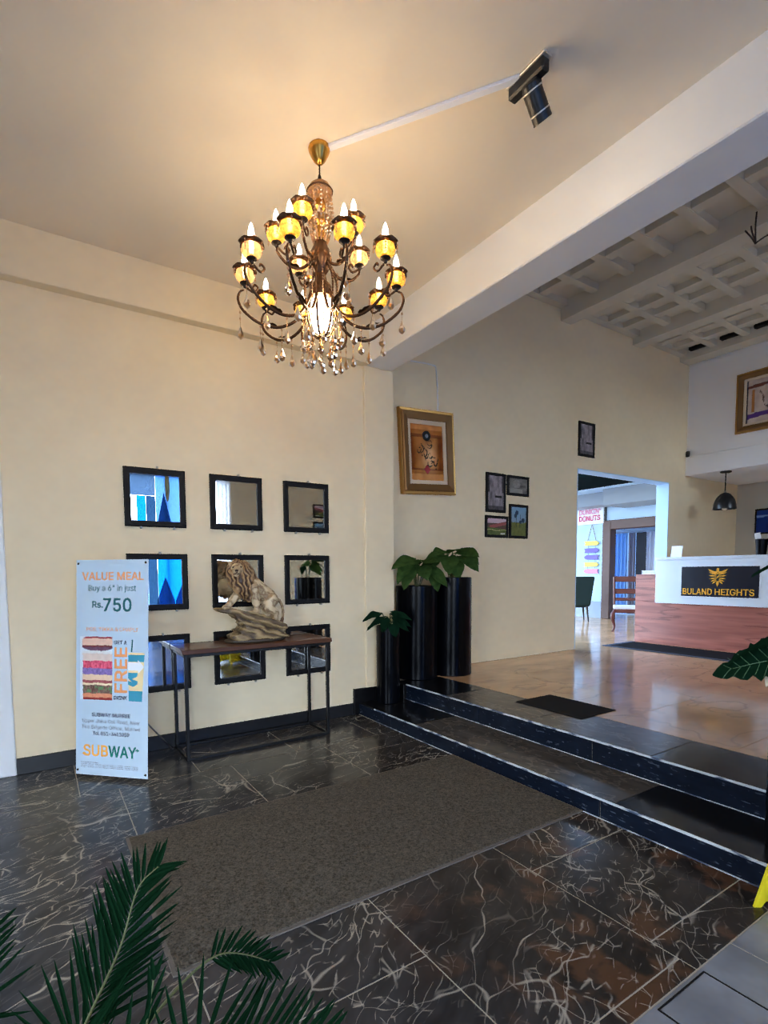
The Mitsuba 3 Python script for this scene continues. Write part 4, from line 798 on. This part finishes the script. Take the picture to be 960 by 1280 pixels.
def leaflet(p, d, up, ln, w):
    d = d/np.linalg.norm(d); s_ = np.cross(d, up); s_ /= np.linalg.norm(s_); n_ = np.cross(s_, d); V = []
    for t, ww in ((0.0, 0.35), (0.25, 1.0), (0.6, 0.85), (0.85, 0.45), (1.0, 0.03)):
        c_ = p+d*ln*t-n_*0.05*ln*t*t; V += [c_-s_*w*ww*0.5+n_*w*0.18*ww, c_-n_*w*0.05*ww, c_+s_*w*ww*0.5+n_*w*0.18*ww]
    F = []
    for i in range(4):
        for j in range(2): F += [[i*3+j, (i+1)*3+j, (i+1)*3+j+1], [i*3+j, (i+1)*3+j+1, i*3+j+1]]
    return trimesh.Trimesh(V, F, process=False)
view = np.array([0, -0.75, 0.66])
for pts, n_, lmax, sides, ang, tipfan, st_ in FRONDS:
    path = bez([crown]+list(pts), 14); seg = np.linalg.norm(np.diff(path, axis=0), axis=1); cum = np.concatenate([[0], np.cumsum(seg)]); Lr = cum[-1]
    k = add(PM+'__frond', tube(path[::2] if len(path) % 2 else np.vstack([path[::2], path[-1]]), np.linspace(0.0045, 0.0014, len(path[::2])+(0 if len(path) % 2 else 1)), 5), 'stem', True)
    for i in range(n_):
        f_ = st_+(1-st_)*i/(n_-1); p = np.array([np.interp(f_*Lr, cum, path[:, a]) for a in range(3)]); q = np.array([np.interp(min(f_+0.03, 1)*Lr, cum, path[:, a]) for a in range(3)]); q0 = np.array([np.interp((f_-0.03)*Lr, cum, path[:, a]) for a in range(3)])
        t_ = (q-q0)/np.linalg.norm(q-q0); sd = np.cross(view, t_); sd /= np.linalg.norm(sd); env = min(1.0, 0.55+2.2*(f_-st_))*min(1.0, 0.42+2.0*(1-f_))
        for s in sides:
            a = math.radians(ang+rng.uniform(-5, 5)-tipfan*max(0, f_-0.6)); d = t_*math.cos(a)+sd*s*math.sin(a)+view*rng.uniform(-0.10, 0.16)
            add(k+'__leaflet', leaflet(p, d, view, lmax*env*rng.uniform(0.9, 1.08), 0.0085), 'palm_leaf')
# ---------------------------------------------------------------- hall: mats, counter, sign, lamp, pictures
k = thing('door_mat', 'small dark rectangular mat on the beige floor at the top of the steps', 'mat')
add(k+'__carpet', cbx(3.70, 4.176, 2.565, 3.243, S2, S2+0.008, 0.003), 'black_mat')
k = thing('counter_mat', 'long dark mat lying on the beige floor along the foot of the reception counter', 'mat')
add(k+'__carpet', cbx(7.66, 8.40, 1.6, 4.86, S2, S2+0.008, 0.003), 'black_mat')
pri('mat_border', L3(70, 72, 84), 0.8)
add(k+'__border', cat([cbx(7.60, 7.67, 1.6, 4.93, S2, S2+0.010, 0.003), cbx(7.60, 8.42, 4.85, 4.92, S2, S2+0.010, 0.003)]), 'mat_border')
XCo = 8.485
k = thing('reception_counter', 'reception counter with wood-grain base and white upper panel under the hanging black lamp', 'counter')
add(k+'__base', cbx(XCo, 9.25, 1.2, 4.915, S2, 0.975, 0.004), 'counter_wood')
add(k+'__end_ledge', cbx(XCo, 9.25, 4.575, 4.915, 0.975, 1.415, 0.004), 'counter_wood')
add(k+'__front_panel', cbx(XCo-0.035, 9.30, 1.2, 4.572, 0.958, 1.640, 0.005), 'white_gloss')
add(k+'__worktop', cbx(XCo-0.045, 9.31, 1.18, 4.580, 1.640, 1.686, 0.006), 'white_gloss')
# company sign on the counter: local x -> -Y, local y -> Z, normal -> -X
su, sv, sn = np.array([0, -1.0, 0]), np.array([0, 0, 1.0]), np.array([-1.0, 0, 0])
k = thing('company_sign', 'dark navy sign with gold emblem and gold letters on the white counter panel', 'sign')
so_ = np.array([XCo-0.036, 4.165, 1.086])
def on_sign(m, u, v, d=0.019): return place(m, su, sv, sn, so_+su*u+sv*v+sn*d)
add(k+'__board', on_sign(cbx(0, 1.02, 0, 0.446, 0, 0.018, 0.003), 0, 0, 0), 'sign_navy')
add(k+'__edge', on_sign(cat([bx(-0.016, 0, -0.016, 0.462, 0, 0.012), bx(1.02, 1.036, -0.016, 0.462, 0, 0.012), bx(0, 1.02, 0.446, 0.462, 0, 0.012), bx(0, 1.02, -0.016, 0, 0, 0.012)]), 0, 0, 0), 'white_gloss')
for word, uc, wd in (('BULAND', 0.232, 0.41), ('HEIGHTS', 0.722, 0.50)): 
    for g_ in glyphs(text(word, 0.088, 0.006, True, wd)): add(k+'__letter', on_sign(g_, uc, 0.030), 'sign_gold')
# emblem: a spread-winged bird of separate feathers
def feather(x0, y0, ang, ln, w): return affinity.translate(affinity.rotate(Polygon([(0, -w*0.25), (ln*0.6, -w*0.5), (ln, 0), (ln*0.6, w*0.5), (0, w*0.25)]), ang, origin=(0, 0)), x0, y0)
em = []
for s in (-1, 1):
    em.append(affinity.scale(Polygon([(0.012, 0.225), (0.05, 0.232), (0.125, 0.268), (0.105, 0.232), (0.06, 0.205), (0.0, 0.185)]), s, 1, origin=(0, 0)))
    for j, (y0, a, ln) in enumerate(((0.178, 22, 0.105), (0.155, 8, 0.098), (0.132, -10, 0.090), (0.112, -28, 0.082), (0.095, -48, 0.076))):
        em.append(affinity.scale(feather(0.016, y0, a, ln, 0.021), s, 1, origin=(0, 0)))
em.append(Polygon([(0, 0.0), (0.018, 0.045), (0.012, 0.085), (-0.012, 0.085), (-0.018, 0.045)])); em.append(Point(0, 0.262).buffer(0.017)); em.append(Polygon([(-0.022, 0.215), (0.022, 0.215), (0.014, 0.250), (-0.014, 0.250)])); em.append(Polygon([(-0.010, 0.12), (0.022, 0.165), (0.006, 0.165), (-0.016, 0.13)]))
for g in em: add(k+'__emblem', on_sign(extr(affinity.scale(g, 1.05, 0.98, origin=(0, 0)), 0.006), 0.505, 0.150), 'sign_gold')
k = thing('desk_card', 'small white card standing at the far end of the counter top', 'card')
add(k+'__card', place(cbx(-0.085, 0.085, 0, 0.19, -0.004, 0.004, 0.002), su, np.array([0.18, 0, 0.983]), np.array([-0.983, 0, 0.18]), np.array([8.86, 4.47, 1.687])), 'paper')
k = thing('paper_stack', 'small stack of white papers on the wooden end ledge of the counter', 'papers')
for i in range(4): add(k+'__sheet', cbx(8.55, 8.85, 4.64+0.006*(i % 2), 4.86-0.005*(i % 3), 1.416+0.016*i, 1.430+0.016*i, 0.002), 'paper')
for i, (yy, lab) in enumerate(((3.27, 'black pen holder with a white leaflet on the counter, left of its twin'), (3.10, 'black pen holder with a white leaflet at the right frame edge of the counter'))):
    k = thing('pen_holder', lab, 'holder', 'black holders on the counter')
    add(k+'__cup', lathe([(0.0, 0.0), (0.060, 0.0), (0.078, 0.23), (0.072, 0.23), (0.056, 0.012), (0.0, 0.012)], 20, (8.80, yy, 1.687)), 'planter_black', 40)
    add(k+'__leaflet', place(cbx(-0.035, 0.035, 0, 0.31, -0.002, 0.002, 0.001), np.array([0.25, -0.95, 0.15]), np.array([0, 0.15, 0.988]), np.cross([0.25, -0.95, 0.15], [0, 0.15, 0.988]), np.array([8.78, yy+0.005, 1.70])), 'paper')
k = thing('pendant_lamp', 'black dome pendant lamp hanging over the reception counter', 'lamp')
add(k+'__ceiling_rose', lathe([(0.0, 3.172), (0.085, 3.172), (0.085, 3.150), (0.0, 3.148)], 20, (10.15, 4.34, 0)), 'lamp_black', 40)
add(k+'__rod', tube([(10.15, 4.34, 3.16), (10.15, 4.34, 2.80)], 0.010, 8), 'lamp_black')
add(k+'__cap', lathe([(0.0, 2.84), (0.018, 2.835), (0.022, 2.81), (0.0, 2.805)], 12, (10.15, 4.34, 0)), 'clip_metal', 40)
rr = [(0.172*math.sin(a), 2.525+0.285*math.cos(a)) for a in np.linspace(0.06, math.pi/2, 12)]
add(k+'__shade', lathe([(0.0, 2.812)]+rr+[(0.168, 2.525)]+[(x*0.97, (z-2.525)*0.97+2.525) for x, z in rr[::-1]], 32, (10.15, 4.34, 0)), 'lamp_black', 40)
add(k+'__bulb', trimesh.creation.icosphere(subdivisions=2, radius=0.045).apply_translation((10.15, 4.34, 2.548)), 'candle', True)
# painting on the white upper wall: local x -> -Y
def art2(u, v):
    g = nz(u, v, 5, 41); C = np.stack([196+40*(g-.5)*2, 176+44*(g-.5)*2, 164+40*(g-.5)*2], -1)
    for a, b, c in ((0.80, 0.87, (112, 66, 56)), (0.10, 0.21, (92, 60, 130))):
        e = 0.02*(nz(u, v, 6, 9)-0.5)+0.05*u; mk = (v > a+e) & (v < b+e); C[mk] = c
    mk = (u > 0.14) & (u < 0.22) & (v > 0.25) & (v < 0.78); C[mk] = (170, 116, 66); sw = np.abs(np.sin(u*16+4*g)*0.2+0.5-v) < 0.03; C[sw & (u > 0.35)] = (96, 70, 60); mk = ((u-0.62)**2+(v-0.16)**2) < 0.0025; C[mk] = (120, 20, 50)
    C[(u < 0.03)] = (52, 50, 66); return C
k = thing('upper_painting', 'framed painting with a violet band high on the white wall above the counter', 'painting')
w_, h_ = 0.82, 0.965; pu, pv, pn = su, sv, sn; po = np.array([XS-0.003, 4.16-w_/2, 4.212]); a = 0.0
for i, (bw, d, mat) in enumerate(((0.03, 0.05, 'gold_frame'), (0.075, 0.06, 'brown_frame'), (0.04, 0.03, 'linen'))):
    f = frame_ring(w_-2*a, h_-2*a, bw, d, d*0.35 if i else 0.004); V = f.vertices.copy(); f.vertices = np.stack([V[:, 0], V[:, 2], -V[:, 1]], -1)
    add(k+('__frame', '__inner_frame', '__slip')[i], place(f, pu, pv, pn, po), mat); a += bw-0.001
m, C = print_panel(w_-2*a, h_-2*a, 40, 50, art2); m.apply_translation((-(w_/2-a), -(h_/2-a), 0.010)); add(k+'__print', place(m, pu, pv, pn, po), 'print', color=C)
k = thing('blue_picture', 'dark blue picture on the recess wall behind the counter', 'picture')
add(k+'__frame', place(cbx(0, 0.9, 0, 0.49, 0, 0.03, 0.004), su, sv, sn, np.array([XE, 4.60, 2.166])), 'black_frame')
m, C = print_panel(0.84, 0.43, 30, 20, lambda u, v: np.where((np.abs(v-0.72-0.1*u) < 0.035)[:, None], np.array([120, 150, 200]), np.stack([14+6*v, 40+16*v, 112+20*v], -1)))
m.apply_translation((0.03, 0.03, 0.031)); add(k+'__print', place(m, su, sv, sn, np.array([XE, 4.60, 2.166])), 'print', color=C)
k = thing('wall_sensor', 'tiny black sensor on the corner where the white ledge meets the hall wall', 'sensor')
add(k+'__body', cbx(XS-0.07, XS-0.03, 4.86, 4.92, 3.50, 3.60, 0.01), 'lamp_black')
k = thing('loose_wires', 'bundle of loose dark wires hanging from the first hall ceiling beam', 'wires')
wx, wy = 6.50, 2.56
for pts in (((0, 0, 5.16), (0.01, 0.01, 5.06), (-0.01, 0, 4.95), (0, 0, 4.84)), ((0, 0, 4.84), (-0.05, 0.02, 4.90), (-0.12, 0.05, 4.96)), ((0, 0, 4.87), (-0.03, 0.02, 4.95), (-0.04, 0.03, 5.02)), ((0, 0, 4.85), (0.06, -0.05, 4.90), (0.10, -0.10, 4.93))):
    add(k+'__wire', tube(bez([(wx-0.06+a, wy+b_, c_) for a, b_, c_ in pts], 5), 0.008, 5), 'dark_wood')
# ---------------------------------------------------------------- the cafe beyond the doorway
def upholstered(x, y, rot):
    k = thing('lounge_chair', 'dark green upholstered chair seen through the doorway', 'chair')
    c_, s_ = math.cos(rot), math.sin(rot); u_, v_, n_ = np.array([c_, s_, 0]), np.array([-s_, c_, 0]), np.array([0, 0, 1.0]); o_ = np.array([x, y, S2])
    def put(m): return place(m, u_, v_, n_, o_)
    back = m3.Manifold.batch_hull([m3.Manifold.sphere(0.03, 10).translate(p) for p in ((-0.27, 0.22, 0.42), (0.27, 0.22, 0.42), (-0.33, 0.30, 1.02), (0.33, 0.30, 1.02), (-0.22, 0.18, 0.36), (0.22, 0.18, 0.36))]).to_mesh()
    add(k+'__backrest', put(trimesh.Trimesh(back.vert_properties[:, :3], back.tri_verts)), 'green_fabric', 40)
    seat = m3.Manifold.batch_hull([m3.Manifold.sphere(0.045, 10).translate(p) for p in ((-0.25, 0.2, 0.40), (0.25, 0.2, 0.40), (-0.28, -0.28, 0.42), (0.28, -0.28, 0.42))]).to_mesh()
    add(k+'__seat', put(trimesh.Trimesh(seat.vert_properties[:, :3], seat.tri_verts)), 'green_fabric', 40)
    for sx in (-1, 1):
        arm_ = m3.Manifold.batch_hull([m3.Manifold.sphere(0.03, 10).translate(p) for p in ((sx*0.29, 0.24, 0.72), (sx*0.29, -0.22, 0.58), (sx*0.27, 0.2, 0.42), (sx*0.28, -0.25, 0.42))]).to_mesh()
        add(k+'__armrest', put(trimesh.Trimesh(arm_.vert_properties[:, :3], arm_.tri_verts)), 'green_fabric', 40)
        for sy in (-0.24, 0.20): add(k+'__leg', put(tube([(sx*0.22, sy, 0.38), (sx*0.26, sy*1.12, 0.0)], [0.026, 0.014], 8)), 'dark_wood')
upholstered(10.85, 7.75, math.radians(-44) + math.pi)
def dining(x, y, rot, lab):
    k = thing('dining_chair', lab, 'chair')
    c_, s_ = math.cos(rot), math.sin(rot); u_, v_, n_ = np.array([c_, s_, 0]), np.array([-s_, c_, 0]), np.array([0, 0, 1.0]); o_ = np.array([x, y, S2])
    def put(m): return place(m, u_, v_, n_, o_)
    add(k+'__seat', put(cbx(-0.26, 0.26, -0.25, 0.24, 0.44, 0.50, 0.02)), 'cushion'); add(k+'__apron', put(cbx(-0.25, 0.25, -0.24, 0.23, 0.37, 0.44, 0.01)), 'chair_wood')
    for sx in (-1, 1):
        add(k+'__back_post', put(tube(bez([(sx*0.235, 0.23, 0.0), (sx*0.235, 0.22, 0.44), (sx*0.245, 0.25, 0.75), (sx*0.25, 0.32, 1.06)], 5), [0.018]*8+[0.022]*8, 8)), 'chair_wood')
        add(k+'__leg', put(tube(bez([(sx*0.235, -0.22, 0.42), (sx*0.275, -0.25, 0.30), (sx*0.235, -0.22, 0.12), (sx*0.255, -0.26, 0.02), (sx*0.26, -0.28, 0.012)], 5), np.interp(np.linspace(0, 1, 21), [0, .25, .8, 1], [0.030, 0.034, 0.014, 0.022]), 8)), 'chair_wood')
    for z0, z1 in ((0.96, 1.07), (0.72, 0.82), (0.58, 0.64)): add(k+'__back_rail', put(cbx(-0.25, 0.25, 0.245+0.07*(z0-0.58)/0.4, 0.275+0.07*(z0-0.58)/0.4, z0, z1, 0.008)), 'chair_wood')
dining(9.86, 5.86, math.radians(-57.5), 'reddish wooden dining chair with pale seat, at the doorway behind the counter end')
k = thing('dining_table', 'dark wooden dining table beside the reddish chair in the cafe', 'table')
add(k+'__top', cbx(10.42, 11.22, 5.35, 5.95, S2+0.72, S2+0.76, 0.008), 'dark_wood')
for x in (10.46, 11.12):
    for y in (5.39, 5.85): add(k+'__leg', cbx(x, x+0.06, y, y+0.06, S2, S2+0.72, 0.006), 'dark_wood')
k = thing('napkin_holder', 'small white napkin holder on the dark cafe table', 'holder')
add(k+'__box', cbx(10.55, 10.67, 5.75, 5.85, S2+0.761, S2+0.86, 0.01), 'paper')
# sign box on the end wall
wu, wv, wn = np.array([0, -1.0, 0]), np.array([0, 0, 1.0]), np.array([-1.0, 0, 0])
k = thing('donut_sign', 'white wall sign with pink and red donut shop lettering in the cafe', 'sign')
so2 = np.array([XC, 8.50, 2.63])
add(k+'__board', place(cbx(0, 0.80, 0, 0.52, 0, 0.07, 0.006), wu, wv, wn, so2), 'white_gloss')
for s, v_, h_, mat in (("DUNKIN'", 0.25, 0.125, 'sign_pink'), ('DONUTS', 0.09, 0.125, 'sign_red')):
    for g_ in glyphs(text(s, h_, 0.008, True, 0.58)): add(k+'__letter', place(g_, wu, wv, wn, so2+wu*0.42+wv*v_+wn*0.071), mat)
add(k+'__bracket', place(cbx(0.80, 0.84, 0.06, 0.42, 0.0, 0.05, 0.004), wu, wv, wn, so2), 'lamp_black')
k = thing('arrow_sign', 'hanging sign of five coloured arrow boards on a cord in the cafe', 'sign')
so3 = np.array([XC-0.03, 8.03, 0])
for i, (z, mat, d_, word) in enumerate(((2.16, 'sign_lemon', 1, ''), (1.98, 'sign_purple', 1, 'DONUTS'), (1.81, 'sign_purple', -1, 'COFFEE'), (1.63, 'sign_lemon', 1, ''), (1.46, 'sign_pink', -1, ''))):
    p = Polygon([(-0.20, -0.055), (0.14, -0.055), (0.21, 0.0), (0.14, 0.055), (-0.20, 0.055), (-0.17, 0.0)])
    add(k+'__arrow_board', place(extr(affinity.scale(p, d_, 1.0, origin=(0, 0)), 0.02), wu, wv, wn, so3+wv*z), mat)
for y in (-0.12, 0.12): add(k+'__cord', tube([so3+wu*y*0.05+wv*2.62, so3+wu*y+wv*2.21], 0.006, 5), 'rope')
for y in (-0.1, 0.1): add(k+'__cord', tube([so3+wu*y+wv*2.16-wn*0.004, so3+wu*y+wv*1.46-wn*0.004], 0.004, 5), 'rope')
add(k+'__nail', tube([np.array([XC, 8.03, 2.62]), np.array([XC-0.04, 8.03, 2.62])], 0.008, 6), 'clip_metal')
# timber door frame in the end wall, lounge beyond
k = thing('door_1', None, None); tag(k, kind='structure')
add(k+'__post', cbx(XC-0.06, XC+0.18, 7.52, 7.73, S2, 2.69, 0.01), 'brown_wood'); add(k+'__post', cbx(XC-0.06, XC+0.18, 6.19, 6.36, S2, 2.69, 0.01), 'brown_wood')
add(k+'__head', cbx(XC-0.06, XC+0.18, 6.36, 7.52, 2.47, 2.69, 0.01), 'brown_wood')
k = thing('roller_blind', 'grey-blue rolled blind above the curtains in the room beyond the cafe', 'blind')
add(k+'__cassette', cbx(13.42, 13.56, 6.8, 8.7, 2.475, 2.64, 0.03), 'room_grey')
def curtain(y0, y1, mat, lab):
    k = thing('curtain', lab, 'curtain', 'curtains in the room beyond the cafe'); n_ = int((y1-y0)/0.02); ys_ = np.linspace(y0, y1, n_); xs_ = 13.5+0.03*np.sin(ys_*2*math.pi/0.11)
    V = [(a, b_, z) for a, b_ in zip(xs_, ys_) for z in (S2+0.02, 2.47)]; F = []
    for i in range(n_-1): F += [[2*i, 2*i+2, 2*i+3], [2*i, 2*i+3, 2*i+1]]
    m = trimesh.Trimesh(V, F, process=False); b_ = m.copy(); b_.apply_translation((0.006, 0, 0)); add(k+'__cloth', cat([m, b_]), mat, True)
pri('curtain_blue', L3(150, 190, 236), 0.8)
curtain(8.08, 8.60, 'curtain_blue', 'pale blue curtain, leftmost beyond the timber door frame'); curtain(7.86, 8.06, 'curtain_grey', 'greyish curtain left of the dark door panel'); curtain(6.95, 7.55, 'curtain_pale', 'pale curtain right of the dark door panel')
k = thing('door_panel', 'dark brown door leaf between the curtains beyond the cafe', 'door'); add(k+'__leaf', cbx(13.50, 13.55, 7.54, 7.84, S2, 2.47, 0.01), 'dark_wood')
# ---------------------------------------------------------------- behind the lens: window film and curtain that the mirrors show
for nm_, c_, d_ in (('film_blue', (20, 140, 250), 1.5), ('film_sky', (104, 160, 236), 1.3), ('film_dark', (52, 88, 124), 1.0), ('film_grey', (96, 124, 156), 1.0), ('film_yellow', (196, 150, 80), 1.1)):
    scene[nm_] = {'type': 'principledthin', 'base_color': rgb(L3(*c_)), 'roughness': 0.5, 'diff_trans': d_}
scene['sheer'] = {'type': 'principledthin', 'base_color': rgb(L3(240, 242, 246)), 'roughness': 0.7, 'diff_trans': 1.2}
k = thing('window_film', 'blue translucent window film with dark peaks, seen in the two left mirrors', 'window film')
fu, fv, fn_ = np.array([1.0, 0, 0]), np.array([0, 0, 1.0]), np.array([0, -1.0, 0])
def flat(p):
    v2, f2 = trimesh.creation.triangulate_polygon(p, engine='earcut'); return trimesh.Trimesh(np.column_stack([v2, np.zeros(len(v2))]), f2, process=False)
def film(p, y, mat, nm): add(k+'__'+nm, place(flat(p), fu, fv, fn_, np.array([0, y, 0])), mat)
film(sbox(2.32, 0.05, 3.45, 2.2), -3.03, 'film_blue', 'sheet'); film(sbox(2.32, 2.2, 3.45, 3.65), -3.03, 'film_sky', 'sheet')
for x0, ztop, zb in ((2.47, 1.42, 0.0), (2.87, 1.36, 0.0), (3.25, 1.45, 0.0)): film(Polygon([(x0-0.21, zb), (x0-0.19, 0.88), (x0, ztop), (x0+0.19, 0.88), (x0+0.21, zb)]), -3.015, 'film_dark', 'peak')
for x0, ztop in ((2.49, 3.28), (2.95, 3.12)): film(Polygon([(x0-0.20, 2.36), (x0, ztop), (x0+0.20, 2.36)]), -3.015, 'film_dark', 'peak')
film(affinity.scale(Point(2.57, 3.42).buffer(1, 16), 0.05, 0.33), -3.011, 'film_yellow', 'leaf')
film(sbox(0.2, 3.2, 2.31, 3.65), -3.03, 'film_grey', 'sheet'); film(sbox(2.12, 0.05, 2.31, 3.19), -3.03, 'film_dark', 'sheet'); film(sbox(1.93, 0.05, 2.11, 3.19), -3.03, 'film_blue', 'sheet'); film(sbox(0.6, 0.05, 1.80, 3.19), -3.03, 'film_grey', 'sheet'); film(sbox(1.81, 0.05, 1.925, 3.19), -3.03, 'sheer', 'sheet')  # grey sheets run on past the mirrored part, added to dim the window
k = thing('sheer_curtain', 'white sheer curtain at the window edge, seen in the middle mirrors', 'curtain')
ys_ = np.linspace(3.66, 3.97, 50); V = [(a, -2.93+0.02*math.sin(a*2*math.pi/0.09), z) for a in ys_ for z in (0.03, 3.68)]; F = []
for i in range(49): F += [[2*i, 2*i+2, 2*i+3], [2*i, 2*i+3, 2*i+1]]
add(k+'__cloth', trimesh.Trimesh(V, F, process=False), 'sheer', True)
